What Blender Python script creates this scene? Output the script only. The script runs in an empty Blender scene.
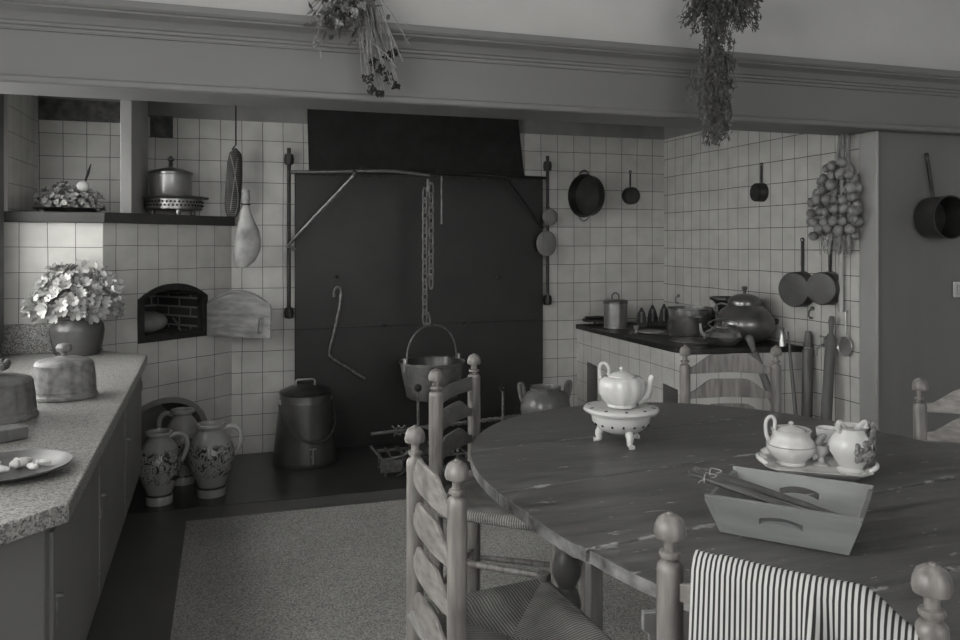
import bpy, bmesh, math, random
from mathutils import Vector, Matrix
random.seed(7)
PI = math.pi
sc = bpy.context.scene
C = sc.collection
# ---------------------------------------------------------------- camera, world, light, exposure
YAW = math.radians(17.7); CY, SY = math.cos(YAW), math.sin(YAW)
F, PX0, PY0, CAMH = 800.0, 480.0, 243.0, 1.30
cam = bpy.data.cameras.new('camera'); cam.sensor_width = 36; cam.lens = 30.0
cam.shift_y = -77/960; cam.clip_start = .02
camo = bpy.data.objects.new('camera', cam); C.objects.link(camo)
camo.location = (0, 0, CAMH); camo.rotation_euler = (PI/2, 0, -YAW)
sc.camera = camo
world = bpy.data.worlds.new('world'); sc.world = world; world.use_nodes = True
bg = world.node_tree.nodes['Background']; bg.inputs[0].default_value = (.97, .99, 1, 1); bg.inputs[1].default_value = .3

def area(name, loc, target, sx, sy, power, spread=180):
    l = bpy.data.lights.new(name, 'AREA'); l.shape = 'RECTANGLE'; l.size = sx; l.size_y = sy; l.energy = power
    l.spread = math.radians(spread); l.color = (1, .995, .975)
    o = bpy.data.objects.new(name, l); C.objects.link(o); o.location = loc
    o.rotation_euler = (Vector(target)-Vector(loc)).to_track_quat('-Z', 'Y').to_euler()
    return o
area('window_daylight', (-1.32, 3.62, 1.55), (1.2, 3.7, .7), 1.35, 1.4, 62)
area('window_daylight', (-1.32, 1.05, 1.65), (1.4, 1.8, .5), 1.7, 1.4, 82)
area('rear_fill', (1.2, -2.6, 1.9), (1.2, 4.0, 1.2), 2.2, 1.7, 56)  # added fill lamp behind the camera, no window modelled there
sc.view_settings.view_transform = 'Standard'; sc.view_settings.look = 'None'
sc.view_settings.exposure = -0.12; sc.view_settings.gamma = 1.0; sc.view_settings.use_curve_mapping = False

# ---------------------------------------------------------------- helpers: where a pixel of the photo lies in the room
def ray(px, py):
    u = (px-PX0)/F; v = (PY0-py)/F
    return Vector((SY+u*CY, CY-u*SY, v))
O = Vector((0, 0, CAMH))
def atY(px, py, Y): d = ray(px, py); return O+d*(Y/d.y)
def atX(px, py, X): d = ray(px, py); return O+d*(X/d.x)
def atH(px, py, h): d = ray(px, py); return O+d*((h-CAMH)/d.z)
def atD(px, py, z): return O+ray(px, py)*z
def depth(p): return p[0]*SY+p[1]*CY

# ---------------------------------------------------------------- materials
def g(v, t=(1.0, .996, .972)): return (v*t[0], v*t[1], v*t[2], 1)
def nodes(name):
    m = bpy.data.materials.new(name); m.use_nodes = True
    nt = m.node_tree; return m, nt, nt.nodes['Principled BSDF']
def N(nt, t, **k):
    n = nt.nodes.new(t)
    for a, b in k.items():
        if a in n.inputs: n.inputs[a].default_value = b
        else: setattr(n, a, b)
    return n
def ramp(nt, src, stops):
    r = nt.nodes.new('ShaderNodeValToRGB'); e = r.color_ramp.elements
    while len(e) < len(stops): e.new(.5)
    for el, (p, c) in zip(e, stops): el.position = p; el.color = c
    nt.links.new(src, r.inputs[0]); return r.outputs[0]
def mat(name, v, rough=.6, metal=0, var=.15, scale=8, bump=.1, stretch=(1, 1, 1), spec=.5, tint=(1, .996, .972), bdist=.004, detail=5):
    m, nt, b = nodes(name)
    tc = N(nt, 'ShaderNodeTexCoord'); mp = N(nt, 'ShaderNodeMapping'); mp.inputs['Scale'].default_value = stretch
    nt.links.new(tc.outputs['Object'], mp.inputs[0])
    n = N(nt, 'ShaderNodeTexNoise'); n.inputs['Scale'].default_value = scale; n.inputs['Detail'].default_value = detail
    nt.links.new(mp.outputs[0], n.inputs['Vector'])
    c = ramp(nt, n.outputs['Fac'], [(.3, g(v*(1-var), tint)), (.7, g(min(1, v*(1+var)), tint))])
    nt.links.new(c, b.inputs['Base Color'])
    b.inputs['Roughness'].default_value = rough; b.inputs['Metallic'].default_value = metal
    b.inputs['Specular IOR Level'].default_value = spec
    if bump:
        bp = N(nt, 'ShaderNodeBump'); bp.inputs['Strength'].default_value = bump; bp.inputs['Distance'].default_value = bdist
        nt.links.new(n.outputs['Fac'], bp.inputs['Height']); nt.links.new(bp.outputs[0], b.inputs['Normal'])
    return m
def tile_mat(name, v=.6, w=.13, mortar=.16, dark=False, h=.13, ms=.0016):
    m, nt, b = nodes(name)
    tc = N(nt, 'ShaderNodeTexCoord')
    wob = N(nt, 'ShaderNodeTexNoise'); wob.inputs['Scale'].default_value = 3.1
    nt.links.new(tc.outputs['UV'], wob.inputs['Vector'])
    vm = N(nt, 'ShaderNodeVectorMath', operation='MULTIPLY_ADD'); vm.inputs[1].default_value = (.012, .012, 0)
    nt.links.new(wob.outputs['Color'], vm.inputs[0]); nt.links.new(tc.outputs['UV'], vm.inputs[2])
    br = N(nt, 'ShaderNodeTexBrick', offset=0.0, squash=1.0)
    for k, x in (('Scale', 1), ('Mortar Size', ms), ('Mortar Smooth', .3), ('Bias', 0), ('Brick Width', w), ('Row Height', h)):
        br.inputs[k].default_value = x
    br.inputs['Color1'].default_value = g(v*.95); br.inputs['Color2'].default_value = g(v*1.04)
    br.inputs['Mortar'].default_value = g(mortar)
    nt.links.new(vm.outputs[0], br.inputs['Vector'])
    n = N(nt, 'ShaderNodeTexNoise'); n.inputs['Scale'].default_value = 7; n.inputs['Detail'].default_value = 6
    nt.links.new(tc.outputs['UV'], n.inputs['Vector'])
    st = ramp(nt, n.outputs['Fac'], [(.28, g(.82)), (.62, g(1.0))])
    mx = N(nt, 'ShaderNodeMix', data_type='RGBA', blend_type='MULTIPLY'); mx.inputs[0].default_value = 1
    nt.links.new(br.outputs['Color'], mx.inputs[6]); nt.links.new(st, mx.inputs[7])
    nt.links.new(mx.outputs[2], b.inputs['Base Color'])
    b.inputs['Roughness'].default_value = .32 if not dark else .5
    b.inputs['Specular IOR Level'].default_value = .35
    inv = N(nt, 'ShaderNodeMath', operation='MULTIPLY_ADD'); inv.inputs[1].default_value = -1.0; inv.inputs[2].default_value = 1
    nt.links.new(br.outputs['Fac'], inv.inputs[0])
    n2 = N(nt, 'ShaderNodeTexNoise'); n2.inputs['Scale'].default_value = 14; nt.links.new(tc.outputs['UV'], n2.inputs['Vector'])
    ad = N(nt, 'ShaderNodeMath', operation='MULTIPLY_ADD'); ad.inputs[1].default_value = .9
    nt.links.new(n2.outputs['Fac'], ad.inputs[0]); nt.links.new(inv.outputs[0], ad.inputs[2])
    bp = N(nt, 'ShaderNodeBump'); bp.inputs['Strength'].default_value = .45; bp.inputs['Distance'].default_value = .003
    nt.links.new(ad.outputs[0], bp.inputs['Height']); nt.links.new(bp.outputs[0], b.inputs['Normal'])
    return m
def speckle_mat(name, lo, hi, scale=300, rough=.5, a=.42, c=.58):
    m, nt, b = nodes(name)
    tc = N(nt, 'ShaderNodeTexCoord')
    n = N(nt, 'ShaderNodeTexVoronoi'); n.inputs['Scale'].default_value = scale
    nt.links.new(tc.outputs['Object'], n.inputs['Vector'])
    n3 = N(nt, 'ShaderNodeTexNoise'); n3.inputs['Scale'].default_value = 2.2; n3.inputs['Detail'].default_value = 6
    nt.links.new(tc.outputs['Object'], n3.inputs['Vector'])
    cc = ramp(nt, n.outputs['Color'], [(.15, g(lo)), (.85, g(hi))])
    c2 = ramp(nt, n3.outputs['Fac'], [(.3, g(.8)), (.7, g(1.0))])
    mx = N(nt, 'ShaderNodeMix', data_type='RGBA', blend_type='MULTIPLY'); mx.inputs[0].default_value = 1
    nt.links.new(cc, mx.inputs[6]); nt.links.new(c2, mx.inputs[7]); nt.links.new(mx.outputs[2], b.inputs['Base Color'])
    b.inputs['Roughness'].default_value = rough
    return m
def stripe_mat(name, lo, hi, period, axis=0, rough=.9, duty=.5, bump=.4, dist=.0):
    """bands across the UV u axis: rush strands, woven ticking"""
    m, nt, b = nodes(name)
    tc = N(nt, 'ShaderNodeTexCoord'); sp = N(nt, 'ShaderNodeSeparateXYZ')
    src = tc.outputs['UV']
    if dist:
        wn = N(nt, 'ShaderNodeTexNoise'); wn.inputs['Scale'].default_value = 25
        nt.links.new(src, wn.inputs['Vector'])
        vm = N(nt, 'ShaderNodeVectorMath', operation='MULTIPLY_ADD'); vm.inputs[1].default_value = (dist, dist, 0)
        nt.links.new(wn.outputs['Color'], vm.inputs[0]); nt.links.new(src, vm.inputs[2]); src = vm.outputs[0]
    nt.links.new(src, sp.inputs[0])
    ml = N(nt, 'ShaderNodeMath', operation='MULTIPLY'); ml.inputs[1].default_value = 2*PI/period
    nt.links.new(sp.outputs[axis], ml.inputs[0])
    sn = N(nt, 'ShaderNodeMath', operation='SINE'); nt.links.new(ml.outputs[0], sn.inputs[0])
    hf = N(nt, 'ShaderNodeMath', operation='MULTIPLY_ADD'); hf.inputs[1].default_value = .5; hf.inputs[2].default_value = .5
    nt.links.new(sn.outputs[0], hf.inputs[0])
    col = ramp(nt, hf.outputs[0], [(duty-.18, g(lo)), (duty+.18, g(hi))])
    if dist:
        n = N(nt, 'ShaderNodeTexNoise'); n.inputs['Scale'].default_value = 14; nt.links.new(tc.outputs['UV'], n.inputs['Vector'])
        c2 = ramp(nt, n.outputs['Fac'], [(.3, g(.65)), (.7, g(1.0))])
        mx = N(nt, 'ShaderNodeMix', data_type='RGBA', blend_type='MULTIPLY'); mx.inputs[0].default_value = 1
        nt.links.new(col, mx.inputs[6]); nt.links.new(c2, mx.inputs[7]); col = mx.outputs[2]
    nt.links.new(col, b.inputs['Base Color']); b.inputs['Roughness'].default_value = rough
    b.inputs['Specular IOR Level'].default_value = .2
    bp = N(nt, 'ShaderNodeBump'); bp.inputs['Strength'].default_value = bump; bp.inputs['Distance'].default_value = .0015
    nt.links.new(hf.outputs[0], bp.inputs['Height']); nt.links.new(bp.outputs[0], b.inputs['Normal'])
    return m
def table_mat(name, base, scratch):
    m, nt, b = nodes(name)
    tc = N(nt, 'ShaderNodeTexCoord')
    def nz(scale, st, det=6):
        mp = N(nt, 'ShaderNodeMapping'); mp.inputs['Scale'].default_value = st; nt.links.new(tc.outputs['Object'], mp.inputs[0])
        n = N(nt, 'ShaderNodeTexNoise'); n.inputs['Scale'].default_value = scale; n.inputs['Detail'].default_value = det
        n.inputs['Roughness'].default_value = .65
        nt.links.new(mp.outputs[0], n.inputs['Vector']); return n.outputs['Fac']
    a = nz(7, (.7, 5, 1), 10); s = nz(16, (1, 3.0, 1), 10); k = nz(3, (1, 1, 1), 3)
    col = ramp(nt, a, [(.3, g(base*.42)), (.72, g(base*1.5))])
    sm = ramp(nt, s, [(.625, (0, 0, 0, 1)), (.68, (1, 1, 1, 1))])
    mx = N(nt, 'ShaderNodeMix', data_type='RGBA'); nt.links.new(sm, mx.inputs[0]); nt.links.new(col, mx.inputs[6]); mx.inputs[7].default_value = g(scratch)
    dt = N(nt, 'ShaderNodeVectorMath', operation='DOT_PRODUCT'); dt.inputs[1].default_value = (.139, -.99, 0); nt.links.new(tc.outputs['Object'], dt.inputs[0])
    best = None
    for sm_ in (-.70, -.36, .0, .34):
        a1 = N(nt, 'ShaderNodeMath', operation='SUBTRACT'); a1.inputs[1].default_value = sm_; nt.links.new(dt.outputs['Value'], a1.inputs[0])
        a2 = N(nt, 'ShaderNodeMath', operation='ABSOLUTE'); nt.links.new(a1.outputs[0], a2.inputs[0])
        if best is None: best = a2
        else: a3 = N(nt, 'ShaderNodeMath', operation='MINIMUM'); nt.links.new(best.outputs[0], a3.inputs[0]); nt.links.new(a2.outputs[0], a3.inputs[1]); best = a3
    w_ = nz(9, (1, 1.5, 1), 8)
    b1 = N(nt, 'ShaderNodeMath', operation='MULTIPLY_ADD'); b1.inputs[1].default_value = -7.0; nt.links.new(best.outputs[0], b1.inputs[0]); nt.links.new(w_, b1.inputs[2])
    wm = ramp(nt, b1.outputs[0], [(.515, (0, 0, 0, 1)), (.57, (1, 1, 1, 1))])
    mx2 = N(nt, 'ShaderNodeMix', data_type='RGBA'); nt.links.new(wm, mx2.inputs[0]); nt.links.new(mx.outputs[2], mx2.inputs[6]); mx2.inputs[7].default_value = g(scratch*.8)
    nt.links.new(mx2.outputs[2], b.inputs['Base Color'])
    rr = N(nt, 'ShaderNodeMapRange'); rr.inputs[3].default_value = .24; rr.inputs[4].default_value = .62
    nt.links.new(a, rr.inputs[0]); nt.links.new(rr.outputs[0], b.inputs['Roughness'])
    b.inputs['Specular IOR Level'].default_value = .4
    bp = N(nt, 'ShaderNodeBump'); bp.inputs['Strength'].default_value = .35; bp.inputs['Distance'].default_value = .003
    nt.links.new(a, bp.inputs['Height']); nt.links.new(bp.outputs[0], b.inputs['Normal'])
    return m
def painted_jug(name):
    m, nt, b = nodes(name)
    tc = N(nt, 'ShaderNodeTexCoord')
    mp = N(nt, 'ShaderNodeMapping'); mp.inputs['Location'].default_value = (0, .11, -.18); nt.links.new(tc.outputs['Object'], mp.inputs[0])
    w = N(nt, 'ShaderNodeTexNoise'); w.inputs['Scale'].default_value = 15; w.inputs['Detail'].default_value = 1.5; w.inputs['Distortion'].default_value = 1.6
    nt.links.new(mp.outputs[0], w.inputs['Vector'])
    m1 = ramp(nt, w.outputs['Fac'], [(.40, (1, 1, 1, 1)), (.415, (0, 0, 0, 1)), (.465, (0, 0, 0, 1)), (.475, (1, 1, 1, 1)), (.50, (1, 1, 1, 1)), (.51, (0, 0, 0, 1)), (.60, (0, 0, 0, 1)), (.61, (1, 1, 1, 1)), (.63, (1, 1, 1, 1)), (.64, (0, 0, 0, 1))])
    sp = N(nt, 'ShaderNodeSeparateXYZ'); nt.links.new(tc.outputs['Object'], sp.inputs[0])
    band = ramp(nt, sp.outputs[2], [(.10, (0, 0, 0, 1)), (.12, (1, 1, 1, 1)), (.26, (1, 1, 1, 1)), (.28, (0, 0, 0, 1))])
    mm = N(nt, 'ShaderNodeMix', data_type='RGBA', blend_type='MULTIPLY'); mm.inputs[0].default_value = 1
    nt.links.new(m1, mm.inputs[6]); nt.links.new(band, mm.inputs[7])
    ring = ramp(nt, sp.outputs[2], [(.04, (0, 0, 0, 1)), (.042, (1, 1, 1, 1)), (.05, (1, 1, 1, 1)), (.052, (0, 0, 0, 1))])
    m2 = N(nt, 'ShaderNodeMix', data_type='RGBA', blend_type='LIGHTEN'); m2.inputs[0].default_value = 1
    nt.links.new(mm.outputs[2], m2.inputs[6]); nt.links.new(ring, m2.inputs[7])
    mx = N(nt, 'ShaderNodeMix', data_type='RGBA'); nt.links.new(m2.outputs[2], mx.inputs[0])
    mx.inputs[6].default_value = g(.30); mx.inputs[7].default_value = g(.025)
    nt.links.new(mx.outputs[2], b.inputs['Base Color']); b.inputs['Roughness'].default_value = .28
    return m
def brick_mat(name, v, mortar):
    m, nt, b = nodes(name)
    tc = N(nt, 'ShaderNodeTexCoord')
    br = N(nt, 'ShaderNodeTexBrick')
    for k, x in (('Scale', 1), ('Mortar Size', .006), ('Brick Width', .2), ('Row Height', .055)): br.inputs[k].default_value = x
    br.inputs['Color1'].default_value = g(v*.6); br.inputs['Color2'].default_value = g(v*1.3); br.inputs['Mortar'].default_value = g(mortar)
    nt.links.new(tc.outputs['UV'], br.inputs['Vector']); nt.links.new(br.outputs['Color'], b.inputs['Base Color'])
    b.inputs['Roughness'].default_value = .9
    return m
M = dict(
    tile=tile_mat('glazed_white_tile', .56, mortar=.09, ms=.0018), tile_dark=mat('marbled_dark_tile', .06, .45, var=.7, scale=22, bump=.2),
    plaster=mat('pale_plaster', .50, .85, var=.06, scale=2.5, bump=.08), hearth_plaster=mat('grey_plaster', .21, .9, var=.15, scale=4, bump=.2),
    beam=mat('grey_oil_paint', .175, .5, var=.06, scale=3, stretch=(.4, 1, 1), bump=.05),
    panel=mat('grey_panel_paint', .16, .6, var=.05, scale=3, stretch=(3, 1, .2), bump=.05),
    post=mat('pale_post_paint', .5, .6, var=.06, scale=4, bump=.05),
    jamb=mat('grey_jamb_paint', .30, .6, var=.05, scale=4, bump=.05), cab=mat('grey_cabinet_paint', .17, .5, var=.1, scale=4, bump=.08), cab_end=mat('grey_cabinet_end_paint', .17, .55, var=.06, scale=4, bump=.08),
    plinth=mat('dark_plinth', .035, .6), shelf=mat('dark_oak_shelf', .04, .5, stretch=(1, 6, 6)),
    soot=mat('soot', .012, .9, var=.5, scale=12, bump=.3), castiron=mat('black_hearth_plate', .019, .5, var=.18, scale=6, bump=.15),
    iron=mat('wrought_iron', .04, .5, metal=.5, var=.3, scale=30, bump=.2), iron_lit=mat('lit_wrought_iron', .16, .4, metal=.4, var=.4, scale=40, bump=.2),  # second wrought iron is the lit copy, its brightness put into the colour
    terrazzo=speckle_mat('terrazzo_floor', .17, .60, 230, .5), border=mat('smooth_floor_border', .10, .4, var=.15, scale=3, bump=.03),
    hearth=mat('dark_polished_hearth_floor', .035, .3, var=.3, scale=6, bump=.08),
    granite=speckle_mat('granite_worktop', .09, .46, 230, .33), granite_d=speckle_mat('granite_upstand', .05, .4, 200, .4),
    oak=mat('worn_chair_wood', .165, .38, var=.42, scale=22, stretch=(3, 3, .35), tint=(1.04, .985, .93), bump=.15),
    oak_light=mat('pale_chair_wood', .20, .45, var=.38, scale=22, stretch=(1, 3, 3), tint=(1.03, .985, .93), bump=.15),
    oak_dark=mat('brown_chair_wood', .13, .45, var=.25, scale=14, stretch=(1, 3, 3), bump=.15),
    rush=stripe_mat('rush_strands', .15, .36, .0078, 0, dist=.0035, bump=.8), stripe=stripe_mat('striped_ticking', .03, .46, .0074, 0, duty=.45, bump=.1),
    table=table_mat('worn_painted_table', .10, .42), edge=mat('worn_table_edge', .13, .6, var=.8, scale=22, bump=.6),
    table_leg=mat('dark_table_leg', .10, .3), gate=mat('pale_gate_wood', .16, .6, var=.2, scale=12, stretch=(4, 4, .5)),
    china=mat('white_china', .52, .18, var=.03, scale=10, bump=.04), china_grey=mat('china_relief', .16, .4, var=.9, scale=70, bump=.4),
    chinaline=mat('grey_china_line', .22, .3), hole=mat('dark_opening', .02, .9), bluebox=mat('painted_box_wood', .185, .5, var=.2, scale=9, stretch=(.6, 3, 3), tint=(.965, 1, .985)),
    taper=mat('brown_tapers', .07, .5, var=.4, scale=20), string=mat('pale_string', .42, .9),
    copper=mat('aged_copper', .20, .28, metal=.75, var=.25, scale=7, bump=.08), brass=mat('aged_brass', .30, .25, metal=.8, var=.2, scale=7, bump=.06),
    brassb=mat('pale_brass', .30, .32, metal=.65, var=.25, scale=9, bump=.1), tin=mat('tinned_metal', .48, .3, metal=.8, var=.2, scale=12, bump=.06),
    pan_dark=mat('dark_pan', .05, .35, metal=.5, var=.3, scale=15, bump=.1), zinc=mat('zinc_door', .22, .5, metal=.35, var=.35, scale=9, bump=.2, stretch=(1, 1, 4)),
    jug=painted_jug('painted_stoneware'), stone=mat('glazed_stoneware', .23, .2, var=.18, scale=6, bump=.05), browncrock=mat('brown_glazed_crock', .085, .25, var=.3, scale=6, bump=.05),
    petal=mat('pale_petals', .50, .8, var=.1, scale=30, bump=0), petal_g=mat('grey_petals', .28, .8, var=.3, scale=30, bump=0), leaf=mat('dried_leaf', .22, .8, var=.4, scale=30, bump=0),
    dark_leaf=mat('dark_seed_head', .022, .8, var=.5, scale=30, bump=0), straw=mat('straw_stem', .22, .8, var=.3, scale=30, bump=0), herb=mat('dried_herb', .10, .85, var=.5, scale=60, bump=0),
    ham=mat('cured_ham', .36, .45, var=.55, scale=7, bump=.3), wicker=stripe_mat('woven_straw', .05, .15, .012, 1, bump=.8, dist=.003),
    onion=mat('onion_skin', .20, .3, var=.3, scale=25, bump=.1, stretch=(1, 1, .2)), loaf=mat('bread_crust', .22, .7, var=.3, scale=8, bump=.3),
    brick=brick_mat('oven_brick', .04, .20), mould=mat('mottled_earthenware', .19, .45, var=.4, scale=34, bump=.9, detail=3), mould_d=mat('grey_earthenware', .14, .5, var=.35, scale=26, bump=.8, detail=3),
    plate=mat('pewter_plate', .12, .35, metal=.4, var=.15), food=mat('pale_food', .5, .6, var=.4, scale=30, bump=.3), kettle_metal=mat('mottled_kettle', .15, .4, metal=.4, var=.5, scale=12, bump=.15), boiler=mat('dark_copper_can', .085, .33, metal=.5, var=.3, scale=6, bump=.08), potglaze=mat('grey_brown_glaze', .13, .25, var=.35, scale=7, bump=.05), chain=mat('chain_iron', .15, .4, metal=.1, var=.3, scale=30, bump=.1), iron_mid=mat('hearth_iron', .07, .4, metal=.3, var=.3, scale=30, bump=.15), pan_cu=mat('dark_copper_pan', .05, .35, metal=.5, var=.3, scale=9, bump=.08), wood=mat('tool_wood', .10, .5, var=.25, scale=10, stretch=(4, 4, .5), bump=.1),
    pipe=mat('painted_pipe', .42, .6), switch=mat('switch_plate', .55, .4), glass=None)
mg, nt, b = nodes('window_glass'); b.inputs['Transmission Weight'].default_value = 1; b.inputs['Roughness'].default_value = 0; b.inputs['IOR'].default_value = 1.02; M['glass'] = mg

_x0 = atY(64.3, 160, 5.13).x; _x1 = atY(558.4, 160, 5.13).x; TWB = (_x1-_x0)/round((_x1-_x0)/.122)
M['tile_back'] = tile_mat('glazed_white_tile_back', .54, w=TWB, mortar=.08, ms=.0021)
M['tile_right'] = tile_mat('glazed_white_tile_right', .56, w=.104, h=.128, mortar=.06, ms=.0023)
# ---------------------------------------------------------------- mesh helpers
def I(): return Matrix.Identity(4)
def T(x, y, z): return Matrix.Translation((x, y, z))
def R(a, ax='Z'): return Matrix.Rotation(a, 4, ax)
def S(x, y, z): return Matrix.Diagonal((x, y, z, 1))
def nb(): bm = bmesh.new(); bm.loops.layers.uv.new('uv'); return bm
def bx(bm, x0, x1, y0, y1, z0, z1, m=None):
    m = m or I()
    v = [bm.verts.new(m @ Vector(p)) for p in ((x0, y0, z0), (x1, y0, z0), (x1, y1, z0), (x0, y1, z0), (x0, y0, z1), (x1, y0, z1), (x1, y1, z1), (x0, y1, z1))]
    fs = [bm.faces.new([v[i] for i in f]) for f in ((3, 2, 1, 0), (4, 5, 6, 7), (0, 1, 5, 4), (1, 2, 6, 5), (2, 3, 7, 6), (3, 0, 4, 7))]
    return fs
def lathe(bm, prof, n=24, m=None, a0=0, a1=2*PI, rib=None):
    m = m or I(); closed = abs(a1-a0-2*PI) < 1e-6
    uvl = bm.loops.layers.uv.active
    rings = []; L = 0; ls = []
    for i, (r, z) in enumerate(prof):
        if i: L += math.hypot(r-prof[i-1][0], z-prof[i-1][1])
        ls.append(L)
        if r < 1e-5: rings.append([bm.verts.new(m @ Vector((0, 0, z)))]); continue
        k = n if closed else n+1; row = []
        for j in range(k):
            a = a0+(a1-a0)*j/n; rr = r*(rib(a) if rib else 1)
            row.append(bm.verts.new(m @ Vector((rr*math.cos(a), rr*math.sin(a), z))))
        rings.append(row)
    for i in range(len(rings)-1):
        A, B = rings[i], rings[i+1]
        for j in range(n):
            k = (j+1) % len(A) if len(A) > 1 else 0; q = (j+1) % len(B) if len(B) > 1 else 0
            if len(A) == 1 and len(B) == 1: continue
            if len(A) == 1: vs = [A[0], B[q], B[j]]; 
            elif len(B) == 1: vs = [A[j], A[k], B[0]]
            else: vs = [A[j], A[k], B[q], B[j]]
            try: f = bm.faces.new(vs)
            except ValueError: continue
            for l in f.loops:
                on = i if l.vert in A else i+1
                idx = (A if on == i else B).index(l.vert)
                if idx == 0 and j == n-1: idx = n
                l[uvl].uv = (idx/n, ls[on])
def tube(bm, pts, r, n=10, closed=False, cap=True, flat=1.0):
    pts = [Vector(p) for p in pts]; uvl = bm.loops.layers.uv.active
    rr = r if isinstance(r, (list, tuple)) else [r]*len(pts)
    rows = []; up = None; L = 0; Ls = []
    for i, p in enumerate(pts):
        if i: L += (p-pts[i-1]).length
        Ls.append(L)
        a = pts[i-1] if (i or closed) else p; c = pts[(i+1) % len(pts)] if (i < len(pts)-1 or closed) else p
        t = (c-a).normalized()
        if up is None:
            up = Vector((0, 0, 1)) if abs(t.z) < .9 else Vector((1, 0, 0))
        up = (up-t*up.dot(t)).normalized(); s = t.cross(up)
        rows.append([bm.verts.new(p+(up*math.cos(2*PI*j/n)*flat+s*math.sin(2*PI*j/n))*rr[i]) for j in range(n)])
    m = len(rows)
    for i in range(m if closed else m-1):
        A, B = rows[i], rows[(i+1) % m]
        for j in range(n):
            f = bm.faces.new((A[j], A[(j+1) % n], B[(j+1) % n], B[j]))
            for l, uv in zip(f.loops, ((Ls[i], j/n), (Ls[i], (j+1)/n), (Ls[(i+1) % m], (j+1)/n), (Ls[(i+1) % m], j/n))): l[uvl].uv = uv
    if cap and not closed: bm.faces.new(rows[0][::-1]); bm.faces.new(rows[-1])
def ball(bm, c, r, sx=1, sy=1, sz=1, n=12, m=None):
    prof = [(r*math.sin(PI*i/(n//2+2)), -r*math.cos(PI*i/(n//2+2))) for i in range(n//2+3)]
    prof[0] = (0, -r); prof[-1] = (0, r)
    lathe(bm, prof, n, (m or I()) @ T(*c) @ S(sx, sy, sz))
def prism(bm, poly, h0, h1, m=None, side_slot=0):
    m = m or I()
    a = [bm.verts.new(m @ Vector((x, y, h0))) for x, y in poly]; b_ = [bm.verts.new(m @ Vector((x, y, h1))) for x, y in poly]
    bm.faces.new(a[::-1]); bm.faces.new(b_)
    n = len(poly)
    for i in range(n):
        f = bm.faces.new((a[i], a[(i+1) % n], b_[(i+1) % n], b_[i])); f.material_index = side_slot
def obj(name, bm, m, parent=None, loc=(0, 0, 0), rot=0, bevel=0, solid=0, sharp=38, seg=2):
    bmesh.ops.recalc_face_normals(bm, faces=bm.faces[:])
    for e in bm.edges:
        if len(e.link_faces) == 2 and e.calc_face_angle(0) > math.radians(sharp): e.smooth = False
    for f in bm.faces: f.smooth = True
    me = bpy.data.meshes.new(name); bm.to_mesh(me); bm.free()
    for k in (m if isinstance(m, list) else [m]): me.materials.append(k)
    o = bpy.data.objects.new(name, me); C.objects.link(o); o.location = loc; o.rotation_euler = (0, 0, rot)
    if parent: o.parent = parent
    if solid: md = o.modifiers.new('s', 'SOLIDIFY'); md.thickness = solid; md.offset = -1
    if bevel:
        md = o.modifiers.new('b', 'BEVEL'); md.width = bevel; md.segments = seg; md.limit_method = 'ANGLE'; md.angle_limit = math.radians(40)
    return o
def thing(name, label, cat, loc=(0, 0, 0), rot=0, group=None):
    o = bpy.data.objects.new(name, None); C.objects.link(o); o.location = loc; o.rotation_euler = (0, 0, rot); o.empty_display_size = .05
    o['label'] = label; o['category'] = cat
    if group: o['group'] = group
    return o
def tag(o, label, cat, group=None):
    o['label'] = label; o['category'] = cat
    if group: o['group'] = group
    return o
def struct(name, bm, m, label=None, cat=None, **k):
    o = obj(name, bm, m, **k)
    if not k.get('parent'): o['kind'] = 'structure'
    if label: o['label'] = label
    if cat: o['category'] = cat
    return o
def face2d(bm, origin, ud, outer, holes=(), vd=Vector((0, 0, 1)), uvo=(0, 0)):
    """flat face with holes; 2-D coordinates run along ud and vd, in metres, and give the UVs"""
    uvl = bm.loops.layers.uv.active; origin = Vector(origin); ud = Vector(ud).normalized()
    es = []; pos = {}
    for loop in [outer]+list(holes):
        vs = []
        for (u, v) in loop:
            vt = bm.verts.new(origin+ud*u+vd*v); pos[vt] = (u, v); vs.append(vt)
        for i in range(len(vs)): es.append(bm.edges.new((vs[i], vs[(i+1) % len(vs)])))
    r = bmesh.ops.triangle_fill(bm, use_beauty=True, use_dissolve=False, edges=es)
    for f in r['geom']:
        if isinstance(f, bmesh.types.BMFace):
            for l in f.loops:
                if l.vert in pos: l[uvl].uv = (pos[l.vert][0]+uvo[0], pos[l.vert][1]+uvo[1])
def tunnel(bm, origin, ud, loop, nd, dep, back=True):
    uvl = bm.loops.layers.uv.active; origin = Vector(origin); ud = Vector(ud).normalized(); nd = Vector(nd).normalized(); up = Vector((0, 0, 1))
    A = [bm.verts.new(origin+ud*u+up*v) for u, v in loop]; B = [bm.verts.new(v.co+nd*dep) for v in A]; n = len(A)
    for i in range(n):
        j = (i+1) % n
        f = bm.faces.new((A[i], B[i], B[j], A[j]))
        vert = abs(loop[i][0]-loop[j][0]) < abs(loop[i][1]-loop[j][1])
        for l in f.loops:
            d = dep if l.vert in B else 0
            l[uvl].uv = (d, l.vert.co.z) if vert else (d, (l.vert.co-origin).dot(ud))
    if back:
        f = bm.faces.new(B)
        for l in f.loops: l[uvl].uv = ((l.vert.co-origin).dot(ud), l.vert.co.z)
def arc(cx, w, v0, vs, vt, n=10):
    """arched opening outline: centre, half width, floor, springing, top"""
    p = [(cx-w, v0), (cx+w, v0)]
    for i in range(n+1):
        a = PI*i/n; p.append((cx+w*math.cos(a), vs+(vt-vs)*math.sin(a)))
    return p
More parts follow.
